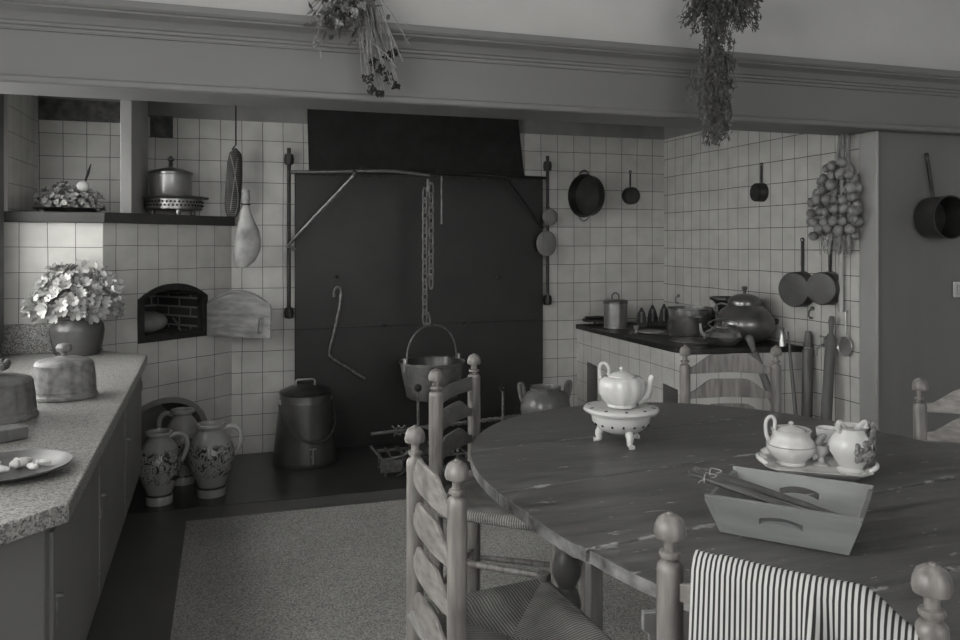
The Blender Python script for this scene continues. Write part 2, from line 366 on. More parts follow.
def spline(pts, k=6):
    pts = [Vector(p) for p in pts]; out = []
    for i in range(len(pts)-1):
        p0 = pts[max(i-1, 0)]; p1 = pts[i]; p2 = pts[i+1]; p3 = pts[min(i+2, len(pts)-1)]
        for j in range(k):
            t = j/k
            out.append(.5*((2*p1)+(p2-p0)*t+(2*p0-5*p1+4*p2-p3)*t*t+(3*p1-p0-3*p2+p3)*t**3))
    out.append(pts[-1]); return out

# ---------------------------------------------------------------- the room
XL, XR, YB = -1.085, 3.04, 5.13
TT = 2.05                       # top of the tiling
# floor
hY = 4.16
bm = nb(); bx(bm, -.17, 4.6, -2.8, 3.98, -.05, 0); struct('floor', bm, M['terrazzo'], 'speckled terrazzo floor', 'floor')
bm = nb(); bx(bm, -1.2, -.17, -2.8, 3.98, -.05, 0); bx(bm, -1.2, 4.6, 3.98, hY, -.05, 0); struct('trim_1', bm, M['border'], 'smooth dark border of the terrazzo floor', 'floor border')
bm = nb(); bx(bm, -1.2, 4.6, hY, 5.3, -.05, .002); struct('trim_2', bm, M['hearth'], 'dark polished hearth floor', 'hearth floor')
# back wall
bm = nb(); _cx = atY(231.5, 243, YB).x-XL; face2d(bm, (XL, YB, 0), (1, 0, 0), [(_cx-.01, 0), (XR-XL, 0), (XR-XL, TT), (0, TT), (0, 1.41), (_cx-.01, 1.41)], uvo=(XL-_x0+20*TWB, .013)); 
struct('wall_back', bm, M['tile_back'], 'white glazed tile wall behind the hearth', 'wall')
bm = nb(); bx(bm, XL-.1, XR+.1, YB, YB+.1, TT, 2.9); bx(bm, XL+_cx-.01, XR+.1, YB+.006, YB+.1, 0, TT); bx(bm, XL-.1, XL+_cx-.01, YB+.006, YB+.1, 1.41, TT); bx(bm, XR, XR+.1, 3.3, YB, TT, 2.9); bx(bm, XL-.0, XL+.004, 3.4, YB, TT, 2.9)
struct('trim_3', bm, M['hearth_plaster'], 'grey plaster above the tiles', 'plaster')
# right wall, jamb, panel
bm = nb(); face2d(bm, (XR, YB, 0), (0, -1, 0), [(0, 0), (YB-3.25, 0), (YB-3.25, TT), (0, TT)], uvo=(.05, .013)); struct('wall_right', bm, M['tile_right'], 'white glazed tile wall beside the stove', 'wall')
bm = nb(); bx(bm, XR-.004, XR+.012, 3.135, 3.25, 0, 1.85); struct('trim_4', bm, M['jamb'], 'pale painted jamb at the end of the tiles', 'jamb', bevel=.006)
bm = nb(); bx(bm, XR+.1, 4.6, 3.16, 3.24, 0, 1.85); bx(bm, XR+.012, XR+.1, 3.16, 3.24, 0, 1.85); struct('wall_front', bm, M['panel'], 'dark grey painted wall right of the hearth', 'wall')
# left wall with two windows
bm = nb()
def wl(y0, y1, z0, z1): bx(bm, XL-.16, XL, y0, y1, z0, z1)
wl(-2.8, .2, 0, 2.9); wl(.2, 1.9, 0, .8); wl(.2, 1.9, 2.3, 2.9); wl(1.9, 2.9, 0, 2.9); wl(2.9, 4.33, 0, .8); wl(2.9, 4.33, 2.25, 2.9); wl(4.33, 5.3, 0, 2.9)
struct('wall_left', bm, M['plaster'], 'plastered window wall left of the worktop', 'wall')
for k, (y0, y1, zt) in enumerate(((.2, 1.9, 2.3), (2.9, 4.33, 2.25))):
    fr = nb(); z0 = .8
    for a, b2 in ((y0, y0+.05), (y1-.05, y1), ((y0+y1)/2-.025, (y0+y1)/2+.025)): bx(fr, XL-.12, XL-.06, a, b2, z0, zt)
    for z in (z0, (z0+zt)/2-.02, zt-.05): bx(fr, XL-.118, XL-.062, y0, y1, z, z+.045)
    w = struct('window_%d' % (k+1), fr, M['post'], 'painted window frame in the left wall', 'window')
    gl = nb(); bx(gl, XL-.092, XL-.088, y0+.05, y1-.05, z0+.045, zt-.05); obj('pane', gl, M['glass'], w)
bm = nb(); face2d(bm, (-1.040, 4.57, 0), (.022, .56, 0), [(0, 1.46), (YB-4.57, 1.46), (YB-4.57, 2.16), (0, 2.16)], uvo=(.04, .08)); struct('wall_left_tiles', bm, M['tile'], 'tiled left side of the niche above the shelf', 'wall')
# upper wall and beam
bm = nb(); bx(bm, -1.25, 4.6, 3.12, 3.36, 2.13, 2.9); struct('wall_upper', bm, M['plaster'], 'pale plastered chimney breast above the beam', 'wall')
bm = nb(); bx(bm, -1.3, 4.7, -2.8, 5.3, 2.9, 3.0); struct('ceiling', bm, M['plaster'], 'plaster ceiling', 'ceiling')
prof = [(3.345, 1.85), (3.095, 1.85), (3.088, 1.856), (3.088, 1.872), (3.094, 1.878), (3.112, 1.88), (3.112, 2.035), (3.104, 2.037), (3.104, 2.045), (3.108, 2.047), (3.108, 2.052), (3.100, 2.054), (3.100, 2.064),
        (3.092, 2.068), (3.088, 2.078), (3.076, 2.092), (3.056, 2.102), (3.046, 2.106), (3.046, 2.112), (3.036, 2.116), (3.030, 2.124), (3.030, 2.146), (3.345, 2.146)]
bm = nb(); prism(bm, prof, -1.25, 4.6, Matrix(((0, 0, 1, 0), (1, 0, 0, 0), (0, 1, 0, 0), (0, 0, 0, 1))))
struct('trim_5', bm, M['beam'], 'long grey painted mantel beam with moulded cornice', 'beam', sharp=20)

# ---------------------------------------------------------------- oven corner: front wall, diagonal wall, shelf
c1 = atY(103, 243, 4.57); c2 = atY(231.5, 243, YB); c1.z = c2.z = 0
dd = (c2-c1); DL = dd.length; dd.normalize(); dn = Vector((dd.y, -dd.x, 0))     # dn points to the room
def diag(px, py):
    d = ray(px, py); t = (c1-O).dot(dn)/d.dot(dn); p = O+d*t
    return ((p-c1).dot(dd), p.z)
SH = 1.405
bm = nb(); face2d(bm, (XL, 4.57, 0), (1, 0, 0), [(0, 0), (c1.x-XL, 0), (c1.x-XL, SH), (0, SH)], uvo=(.032, .016)); struct('wall_oven_front', bm, M['tile'], 'sunlit tiled wall above the worktop', 'wall')
a0 = diag(137.5, 343); a1 = diag(206.5, 336); ap = diag(172, 283.4); sl = diag(137.5, 301.5)
zc = (a0[1]+a1[1])/2; cxo = (a0[0]+a1[0])/2; hw = (a1[0]-a0[0])/2
def ovenloop(sh, n=12):
    p = [(cxo-hw+sh, zc+sh), (cxo+hw-sh, zc+sh)]
    zs = sl[1]+.01; zt = ap[1]-sh
    for i in range(n+1):
        x = 1-2*i/n; p.append((cxo+(hw-sh)*x, zs+(zt-zs)*(1-abs(x)**2.2)))
    return p
na = diag(118, 470)[0]; nc = diag(203, 470)[0]; ntp = diag(168, 402)[1]
niche = arc((na+nc)/2, (nc-na)/2, .003, ntp-.2, ntp, 14)
bm = nb(); face2d(bm, c1, dd, [(0, 0), (DL, 0), (DL, SH), (0, SH)], [ovenloop(.012), niche], uvo=(-.08, .010)); struct('wall_oven_diagonal', bm, M['tile'], 'angled tiled wall holding the bread oven', 'wall')
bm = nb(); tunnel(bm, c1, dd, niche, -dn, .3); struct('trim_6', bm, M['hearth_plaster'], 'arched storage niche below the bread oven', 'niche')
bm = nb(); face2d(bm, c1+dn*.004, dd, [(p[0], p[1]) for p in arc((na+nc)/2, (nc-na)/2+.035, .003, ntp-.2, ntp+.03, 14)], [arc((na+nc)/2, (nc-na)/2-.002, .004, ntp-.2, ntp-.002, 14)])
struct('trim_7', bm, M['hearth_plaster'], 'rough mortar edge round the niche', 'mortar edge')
ov = thing('bread_oven', 'arched bread oven with black iron frame set in the angled tile wall', 'oven', tuple(c1+dd*cxo+Vector((0, 0, zc))))
L0 = -Vector(ov.location)
bm = nb(); tunnel(bm, c1+L0, dd, ovenloop(.034), -dn, .42); obj('brick_chamber', bm, M['brick'], ov)
bm = nb(); face2d(bm, c1+L0+dn*.012, dd, ovenloop(0), [ovenloop(.036)]); tunnel(bm, c1+L0+dn*.012, dd, ovenloop(0), -dn, .014, False); tunnel(bm, c1+L0+dn*.012, dd, ovenloop(.036), -dn, .05, False)
obj('iron_frame', bm, M['iron'], ov)
# open door: hinged at the right side of the frame
h0 = c1+dd*(cxo+hw-.012)+dn*.02; e = atD(271, 337, 4.56); dv = Vector((e.x-h0.x, e.y-h0.y, 0)); dw = dv.length; dv.normalize()
bm = nb(); pl = [(0, 0), (dw, .0)]
H0, H1, H2 = .20, .265, .20
for i in range(13):
    x = 1-i/12; pl.append((dw*x, .19+.085*(1-abs(2*x-1)**2.2)))
dm = Matrix(((dv.x, 0, -dv.y, 0), (dv.y, 0, dv.x, 0), (0, 1, 0, 0), (0, 0, 0, 1)))
zb = atD(271, 338, 4.6).z
dl = T(*(h0+Vector((0, 0, zb))+L0))
bm = nb(); prism(bm, pl, -.004, .004, dl @ dm); door = obj('oven_door', bm, M['zinc'], ov, bevel=.002)
bm = nb(); q = lambda u, v, n_: (dl @ dm @ Vector((u, v, n_)))
tube(bm, [q(dw-.07, .035, -.004), q(dw-.07, .035, -.03), q(dw-.055, .12, -.03), q(dw-.055, .12, -.004)], .005, 8); tube(bm, [q(dw-.02, .06, 0), q(dw+.02, .05, 0)], .005, 8); obj('door_latch', bm, M['iron_lit'], door)
bm = nb(); tube(bm, spline([q(.01, .2, -.006), q(dw/2, .262, -.006), q(dw-.01, .2, -.006)]), .004, 6); obj('rim_band', bm, M['tin'], door)
lp = c1+dd*(cxo-.065)-dn*.15; bm = nb(); ball(bm, (0, 0, .062), .1, 1.25, .9, .62, 20); tag(obj('bread_loaf', bm, M['loaf'], loc=(lp.x, lp.y, zc+.034), rot=math.atan2(dd.y, dd.x)), 'round crusty loaf lying inside the bread oven', 'bread')
lp = c1+dd*(cxo+.05)-dn*.03; bm = nb(); tube(bm, [(-.03, .09, .075), (0, .03, .045), (.015, 0, .01)], .006, 8); tag(obj('oven_scraper', bm, M['iron_lit'], loc=(lp.x, lp.y, zc+.034)), 'short bright scraper leaning beside the loaf in the oven', 'scraper')
# shelf slab over the oven corner
fo = .025
poly = [(XL, 4.57-fo), (c1.x+.01, 4.57-fo), (c2.x+.02, YB-.03), (c2.x+.02, YB-.002), (XL, YB-.002)]
bm = nb(); prism(bm, poly, SH, 1.46); struct('trim_8', bm, M['shelf'], 'dark wooden shelf board above the bread oven', 'shelf', bevel=.004)
# partition post between shelf and beam
pa = atY(120, 200, 4.66).x; pb = atY(131.5, 200, 4.69).x; pc = atY(148, 200, YB).x
bm = nb(); prism(bm, [(pa, 4.67), (pb, 4.70), (pc, YB-.002), (pc-.06, YB-.002)], 1.46, 2.4); struct('trim_9', bm, M['post'], 'pale painted partition standing on the shelf', 'partition', bevel=.004)
# dark marbled tile rows
def pane(x0, y0, x1, y1, Y, name, lab):
    a = atY(x0, y0, Y); c = atY(x1, y1, Y); bm = nb(); bx(bm, a.x, c.x, Y, YB-.001, min(a.z, c.z), max(a.z, c.z)); struct(name, bm, M['tile_dark'], lab, 'tiles')
pane(39, 98, 121, 123, YB-.008, 'trim_10', 'row of dark marbled tiles above the niche'); pane(150, 115, 173, 138, YB-.008, 'trim_11', 'single dark marbled tile left of the hanging cord')
# window casing and sill at far left
bm = nb(); bx(bm, XL, -1.052, 4.36, 4.54, .80, 2.2); struct('trim_12', bm, M['beam'], 'dark vertical window casing at the left edge', 'casing', bevel=.006)
bm = nb(); bx(bm, XL, -1.040, 4.555, 4.60, 1.46, 2.2); struct('trim_13', bm, M['post'], 'pale strip beside the tiled niche', 'trim')

# ---------------------------------------------------------------- hearth plate and soot
pl0 = atY(295, 175, YB-.03).x; pl1 = atY(543, 178, YB-.03).x
bm = nb(); bx(bm, pl0, pl1, YB-.03, YB-.002, .0, 1.745); hp = tag(obj('hearth_plate', bm, M['castiron'], bevel=.003), 'large black iron plate covering the wall behind the hearth', 'hearth plate')
bm = nb(); bx(bm, pl0+.002, pl1-.002, YB-.033, YB-.0305, 1.72, 1.74); obj('top_seam', bm, M['iron'], hp); bm = nb()
zr = atY(400, 325, YB-.03).z; tube(bm, [(pl0+.01, YB-.031, zr-.01), (pl1-.01, YB-.031, zr+.005)], .003, 6); obj('seam', bm, M['iron'], hp)
for px, py in ((383, 325), (463, 323), (336, 277), (497, 277)):
    p = atY(px, py, YB-.03); bm = nb(); tube(bm, [(p.x, YB-.03, p.z), (p.x, YB-.07, p.z)], .007, 8); ball(bm, (p.x, YB-.07, p.z), .011); obj('peg', bm, M['iron'], hp)
s0 = atY(309, 170, YB-.01).x; s1 = atY(524, 175, YB-.01).x; s2 = atY(518, 120, YB-.01).x
bm = nb(); prism(bm, [(s0, 1.745), (s1, 1.745), (s2, 2.12), (s2-.03, 2.85), (s0-.01, 2.85), (s0-.01, 2.1)], -(YB-.002), -(YB-.02), Matrix(((1, 0, 0, 0), (0, 0, -1, 0), (0, 1, 0, 0), (0, 0, 0, 1))))
struct('trim_14', bm, M['soot'], 'soot blackened chimney back above the hearth plate', 'chimney')
# ---------------------------------------------------------------- worktop and cabinet on the left
WT = .74
A_ = atH(147.5, 355, WT); B_ = atH(69, 503, WT); Cc = atH(101, 351, WT)
v43 = Vector((-.68, -.73, 0))
Fq = B_+v43*(.765/.68)*1.0
Fq = Vector((XL, B_.y-.73/.68*(B_.x-XL), 0))
poly = [(XL, 4.57), (c1.x, 4.57), (A_.x, A_.y), (B_.x, B_.y), (Fq.x, Fq.y)]
bm = nb(); prism(bm, poly, WT-.042, WT); tag(obj('worktop', bm, M['granite'], bevel=.004), 'speckled granite worktop along the left window wall', 'worktop')
bm = nb(); bx(bm, XL+.02, c1.x, 4.548, 4.568, WT, WT+.15); tag(obj('granite_upstand', bm, M['granite_d'], bevel=.003), 'low granite upstand behind the flower crock', 'upstand')
bm = nb(); bx(bm, XL+.001, XL+.02, 3.9, 4.57, WT, WT+.15); tag(obj('granite_upstand', bm, M['granite_d'], bevel=.003), 'dark granite strip against the window wall at far left', 'upstand')
bm = nb(); bx(bm, XL+.021, -.985, 3.55, 4.25, WT, WT+.025); bx(bm, XL+.021, -1.0, 3.6, 4.2, WT+.025, WT+.055); tag(obj('window_sill_board', bm, M['wood'], bevel=.004), 'wooden sill board at the far left edge of the worktop', 'sill')
ins = .03
d1 = (B_-A_).normalized(); nn = Vector((d1.y, -d1.x, 0))
if nn.x > 0: nn = -nn
nf = Vector((-.73, .68, 0)) if True else None
cA = A_+nn*ins+Vector((0, -.0, 0)); cB = B_+nn*(ins+.022)+Vector((-.0, .03, 0)); cF = Vector((XL+.002, Fq.y+.05, 0))
cp = [(XL+.002, 4.56), (c1.x-.01, 4.56), (cA.x, cA.y-.01), (cB.x, cB.y), (cF.x, cF.y)]
cab = thing('base_cabinet', 'grey painted low cabinet under the granite worktop', 'cabinet', (cB.x, cB.y, 0)); L1 = T(-cB.x, -cB.y, 0)
bm = nb(); prism(bm, cp, .16, WT-.042, L1); obj('body', bm, M['cab'], cab, bevel=.005)
kp = [(XL+.002, 4.56), (c1.x-.03, 4.5), (cA.x-.05, cA.y-.05), (cB.x-.05, cB.y+.05), (cF.x+.02, cF.y+.1)]
bm = nb(); prism(bm, kp, 0, .16, L1); obj('plinth', bm, M['plinth'], cab)
# doors on the long side
side = (cA-cB); SLn = side.length; side.normalize(); so = -nn
dmx = Matrix(((side.x, 0, so.x, 0), (side.y, 0, so.y, 0), (0, 1, 0, 0), (0, 0, 0, 1)))
for k in range(3):
    u0 = .05+k*(SLn-.1)/3; u1 = u0+(SLn-.1)/3-.02
    bm = nb(); prism(bm, [(u0, .19), (u1, .19), (u1, .655), (u0, .655)], -.004, .008, dmx); d = obj('door', bm, M['cab'], cab, bevel=.002)
    for z in (.26, .6):
        bm = nb(); prism(bm, [(u1-.010, z-.022), (u1+.004, z-.022), (u1+.004, z+.022), (u1-.010, z+.022)], .008, .013, dmx); obj('hinge', bm, M['iron_lit'], d)
    bm = nb(); tube(bm, [dmx @ Vector((u0+.03, .5, .004)), dmx @ Vector((u0+.03, .5, .024))], .007, 8); tube(bm, [dmx @ Vector((u0+.03, .5, .010)), dmx @ Vector((u0+.03, .43, .010))], .003, 6); obj('latch', bm, M['iron_lit'], d)

# ---------------------------------------------------------------- stove block
SX, SY_, ST = 2.35, 3.75, .70
stv = thing('tiled_stove', 'white tiled cooking stove with black iron top in the right corner', 'stove', (SX, SY_, 0)); Ls = Vector((-SX, -SY_, 0))
def sf(px, py): p = atX(px, py, SX); return (YB-p.y, p.z)
hs = []
for (x0, y0, x1, y1) in ((587, 361.5, 597.5, 0), (663, 383, 678, 0)):
    u0 = sf(x0, 300)[0]; u1 = sf(x1, 300)[0]; z = sf(x0, y0)[1]; hs.append([(u0, .12), (u1, .12), (u1, z-.012), (u0, z)])
bm = nb(); face2d(bm, Vector((SX, YB, 0))+Ls, (0, -1, 0), [(0, 0), (YB-SY_, 0), (YB-SY_, ST), (0, ST)], hs, uvo=(.02, .04))
face2d(bm, Vector((SX, SY_, 0))+Ls, (XR-SX, -.09, 0), [(0, 0), (.694, 0), (.694, ST), (0, ST)], uvo=(.06, .04))
obj('tiled_body', bm, M['tile'], stv)
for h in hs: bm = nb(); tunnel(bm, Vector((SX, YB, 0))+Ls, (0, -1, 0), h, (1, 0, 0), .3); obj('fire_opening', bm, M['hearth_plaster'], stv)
for h in hs:
    bm = nb(); ball(bm, (.12, 0, .1), .09, .8, 1, 1.1, 14); y = YB-(h[0][0]+h[1][0])/2-SY_
    obj('ash_door', bm, M['iron'], stv, loc=(.03, y, .14))
rc = .14; o_ = .012
pol = [(-o_, YB-SY_-.002), (-o_, rc)]+[(-o_+rc-rc*math.cos(a), -o_+rc-rc*math.sin(a)) for a in [PI/2*i/8 for i in range(9)]][0:]+[(XR-SX-.002, -o_-.09), (XR-SX-.002, YB-SY_-.002)]
bm = nb(); prism(bm, pol, ST, ST+.032); obj('iron_top', bm, M['iron'], stv, bevel=.004)
for (x, y) in ((.25, .3), (.3, .75)):
    bm = nb(); lathe(bm, [(0, .034), (.11, .034), (.112, .032), (.12, .032), (.122, .036), (.14, .036), (.142, .032)], 28, T(x, y, ST)); obj('ring_plate', bm, M['iron_lit'], stv)
TOPZ = ST+.034

# ================================================================ things
# --- chairs
def finial(r, H, style):
    """turned post: z from 0 to H"""
    s = 1.05 if style == 0 else .92
    return [(0, 0), (r*.8, 0), (r, .02), (r, H-.085), (r*.97, H-.077), (r*.74, H-.071), (r*.5, H-.069), (r*.5, H-.066), (r*.76, H-.064), (r*.84, H-.060), (r*.78, H-.056), (r*.48, H-.054), (r*.46, H-.048), (r*.5, H-.038),
            (r*.7*s, H-.0372), (r*1.06*s, H-.0355), (r*1.18*s, H-.029), (r*1.1*s, H-.018), (r*.9*s, H-.008), (r*.5, H-.002), (r*.24, H-.001), (r*.2, H+.002), (0, H+.003)]
def make_chair(label, p_left, p_right, H=.90, r=.020, wood='oak', slatm='oak_light', front_w=.07, dep=.35, style=0, slats=(.50, .595, .69, .775), seat_h=.45, name='ladder_back_chair', flat_top=False, sh=.078):
    """p_left/p_right: floor positions of the two back posts; the seat lies to the left of the direction left->right turned by 90 deg"""
    a = Vector((p_left[0], p_left[1], 0)); b_ = Vector((p_right[0], p_right[1], 0)); mid = (a+b_)/2; w = (b_-a).length
    ang = math.atan2(b_.y-a.y, b_.x-a.x)
    t = thing(name, label, 'chair', tuple(mid), ang, 'ladder-back chairs around the table')
    # local: x from left post to right post, +y = forward (seat)
    hw = w/2; fw = hw+front_w/2
    for s in (-1, 1):
        bm = nb(); lathe(bm, finial(r, H, style), 20, T(s*hw, 0, 0)); obj('back_post', bm, M[wood], t)
    for s in (-1, 1):
        bm = nb(); R_ = r*.95; lathe(bm, [(0, 0), (R_*.75, 0), (R_, .03), (R_, seat_h-.03), (R_*.8, seat_h-.02), (R_*.8, seat_h+.005), (R_*1.02, seat_h+.012), (R_*1.02, seat_h+.028), (R_*.85, seat_h+.032), (0, seat_h+.032)], 18, T(s*fw, dep, 0)); obj('front_leg', bm, M[wood], t)
    for z in slats:
        bm = nb(); n = 20; F_ = []; 
        for i in range(n+1):
            x = -1+2*i/n; e_ = min(1, max(0, (1-abs(x)-.10)/.55)); e_ = e_*e_*(3-2*e_)
            if flat_top and z == slats[-1]: e_ = .55
            top = z+.026+(sh-.026)*e_; bot = z+.006*(1-abs(x)); y = -.018*(1-x*x)
            F_.append([bm.verts.new((x*hw, y-.0045, bot)), bm.verts.new((x*hw, y-.0045, top)), bm.verts.new((x*hw, y+.0045, top)), bm.verts.new((x*hw, y+.0045, bot))])
        for i in range(n):
            for k in range(4): bm.faces.new((F_[i][k], F_[i][(k+1) % 4], F_[i+1][(k+1) % 4], F_[i+1][k]))
        bm.faces.new(F_[0]); bm.faces.new(F_[-1][::-1])
        obj('slat', bm, M[slatm], t, bevel=.0015)
    # rush seat
    bm = nb(); uvl = bm.loops.layers.uv.active
    cs = [Vector((-hw, 0, seat_h)), Vector((hw, 0, seat_h)), Vector((fw, dep, seat_h)), Vector((-fw, dep, seat_h))]
    cen = Vector((0, dep*.52, seat_h-.012)); nn_ = 10
    for i in range(4):
        A, B = cs[i], cs[(i+1) % 4]; ax = (B-A).normalized(); rows = []
        for j in range(nn_+1):
            f = j/nn_; row = []
            P, Q = A.lerp(cen, f), B.lerp(cen, f)
            for k in range(nn_+1):
                p = P.lerp(Q, k/nn_); p.z = seat_h+.018-.030*f+.012*math.sin(min(1, f*2.5)*PI)*(.5-abs(k/nn_-.5))*1.2
                row.append(bm.verts.new(p))
            rows.append(row)
        for j in range(nn_):
            for k in range(nn_):
                vs = (rows[j][k], rows[j][k+1], rows[j+1][k+1], rows[j+1][k])
                f_ = bm.faces.new(vs)
                for l in f_.loops: l[uvl].uv = ((l.vert.co-A).dot(ax), (l.vert.co-A).cross(ax).length+i)
        tube(bm, [A, B], .019, 12)
    bm.faces.new([bm.verts.new((c.x, c.y, seat_h-.012)) for c in cs])
    obj('rush_seat', bm, M['rush'], t, sharp=60)
    def st(p, q, rr=.010, m=wood):
        p, q = Vector(p), Vector(q); bm = nb(); tube(bm, [p, p.lerp(q, .15), p.lerp(q, .5), p.lerp(q, .85), q], [rr*.7, rr*.95, rr*1.15, rr*.95, rr*.7], 10); obj('stretcher', bm, M[m], t)
    for z in (.17, .30):
        st((-hw, 0, z), (-fw, dep, z)); st((hw, 0, z), (fw, dep, z))
    st((-fw, dep, .22), (fw, dep, .22)); st((-fw, dep, .32), (fw, dep, .32)); st((-hw, 0, .2), (hw, 0, .2))
    return t
def foot(px, py, H): p = atH(px, py, H); return (p.x, p.y)
# far left chair (tucked under the table), facing (+.8,-.6): seat is on the left of the post line left->right
ch_A = make_chair('rush-seated ladder-back chair with thick round posts, tucked at the table near the hanging kettle', foot(474, 354, .90), foot(436, 369, .90), H=.90, r=.023, style=1, dep=.40, front_w=.05, flat_top=True, sh=.07, slatm='oak_dark', slats=(.49, .587, .682, .772))
ch_B = make_chair('rush-seated ladder-back chair in the foreground with its woven seat fully seen', foot(415, 426, .885), foot(457, 460, .885), H=.885, r=.0195, dep=.335, seat_h=.46, slats=(.475, .573, .668, .762), sh=.074)
ch_C = make_chair('ladder-back chair at the bottom right with a striped cloth over its back', foot(670, 513, .90), foot(932, 564, .90), H=.90, r=.0195, dep=.34)
ch_D = make_chair('ladder-back chair cut off by the right edge beyond the table', foot(920, 378, .90), (atH(920, 378, .9).x+.2, atH(920, 378, .9).y-.27), H=.90, r=.0185, slats=(.52, .62, .715, .80))
# D and C: check side of seat
for c_, tx, ty in ((ch_A, 1.3, 1.6), (ch_B, 1.3, 1.6), (ch_C, 1.3, 1.6), (ch_D, 1.3, 1.6)):
    f_ = Vector((-math.sin(c_.rotation_euler.z), math.cos(c_.rotation_euler.z)))
    if f_.dot(Vector((tx-c_.location.x, ty-c_.location.y))) < 0: c_.rotation_euler.z += PI
ch_E = make_chair('ladder-back chair with arched slats standing between table and stove', foot(776, 346, .90), foot(685, 346, .90), H=.90, r=.0205, wood='oak', slatm='oak', style=1, sh=.076, slats=(.50, .597, .694, .79))

# --- table
TZ = .75
tang = math.radians(-0)
te = Vector((.99, .139, 0)); td = Vector((.139, -.99, 0)); t0 = Vector((1.25, 1.40, 0))
tab = thing('dining_table', 'large worn dark painted oval table in the foreground', 'table', tuple(t0))
def tout(t, side):       # half width at table coordinate t
    if t < -.2: q = (t+.2)/-.88; return side*.638*max(0, 1-min(1, q)**2.25)**.5 + (.06*min(1, q) if side > 0 else 0)
    if t > -.02: q = (t+.02)/.74; return side*.638*max(0, 1-min(1, q)**2.1)**.5
    return side*.645
def W(s, t, z): p = te*s+td*t; return Vector((p.x, p.y, z))
cuts = [-1.08, -.70, -.36, .0, .34, .72]
for i in range(5):
    a, b_ = cuts[i]+(.0012 if i else 0), cuts[i+1]-(.0012 if i < 4 else 0); n = 22
    def tv(k): f = k/n; f = .5-.5*math.cos(PI*f) if i in (0, 4) else f; return a+(b_-a)*f
    off = .006 if i >= 3 else 0
    L = [(tout(tv(k), -1)+off, tv(k)) for k in range(n+1)]; Rr = [(tout(tv(k), 1), tv(k)) for k in range(n+1)]
    pts = L+Rr[::-1]; pp = []
    for s_, t_ in pts:
        v = W(s_, t_, 0)
        if not pp or (Vector((v.x, v.y))-Vector(pp[-1])).length > 1e-4: pp.append((v.x, v.y))
    if (Vector(pp[0])-Vector(pp[-1])).length < 1e-4: pp.pop()
    bm = nb(); prism(bm, pp, TZ-.026, TZ-(.002 if i >= 3 else 0), side_slot=1)
    bm.normal_update()
    for f in bm.faces:
        if abs(f.normal.dot(td)) > .98 and f.calc_area() > .02: f.material_index = 0
    obj('tabletop_board', bm, [M['table'], M['edge']], tab, bevel=.0015)
bal = [(0, 0), (.03, 0), (.034, .02), (.034, .05), (.024, .06), (.022, .075), (.028, .09), (.022, .10), (.020, .13), (.028, .2), (.034, .27), (.034, .31), (.028, .35), (.022, .37), (.020, .385), (.03, .40), (.035, .43), (.028, .455), (.020, .468), (.026, .48),
       (.034, .50), (.035, .515), (.03, .54), (.021, .555), (.021, .562), (.030, .572), (.030, .585), (.022, .592), (.022, .605), (.034, .615), (.036, .63), (.036, .724), (0, .724)]
q = atY(567, 560, 1.78)
legp = [(q.x, 1.78), (1.30, 1.86), (.95, 1.18), (1.5, 1.25)]
for x, y in legp: bm = nb(); lathe(bm, bal, 22, T(x-t0.x, y-t0.y, 0)); obj('turned_leg', bm, M['table_leg'], tab)
def bar(bm, p, q_, w, h, z):
    p = Vector(p); q_ = Vector(q_); d = (q_-p); L = d.length; an = math.atan2(d.y, d.x)
    bx(bm, 0, L, -w/2, w/2, z, z+h, T(p.x-t0.x, p.y-t0.y, 0) @ R(an))
for (a, b_) in ((0, 1), (2, 3), (0, 2), (1, 3)):
    bm = nb(); bar(bm, legp[a], legp[b_], .022, .075, .64); obj('apron_rail', bm, M['table_leg'], tab)
    bm = nb(); bar(bm, legp[a], legp[b_], .035, .035, .10); obj('floor_stretcher', bm, M['gate'], tab)
gp = atD(594, 560, 2.3)
bm = nb(); bx(bm, -.02, .02, -.02, .02, .05, .722, T(gp.x-t0.x, gp.y-t0.y, 0)); obj('gate_leg', bm, M['gate'], tab, bevel=.004)
bm = nb(); bar(bm, (gp.x, gp.y), (1.5, 1.95), .03, .04, .08); bar(bm, (gp.x, gp.y), (1.5, 1.95), .025, .06, .62); obj('gate_rail', bm, M['gate'], tab)
# scalloped bracket under the near leaf
bp_ = atD(651, 605, 1.27)
bm = nb(); sc_ = [(-.016, 0), (.06, 0), (.06, -.12), (.035, -.135), (.0, -.13), (-.006, -.11), (.0, -.09), (-.006, -.06), (-.006, -.035), (-.016, -.03)]
prism(bm, sc_, 0, .014, T(bp_.x-t0.x, bp_.y-t0.y, TZ-.03) @ R(-.25) @ R(PI/2, 'X')); obj('leaf_bracket', bm, M['gate'], tab, bevel=.002)

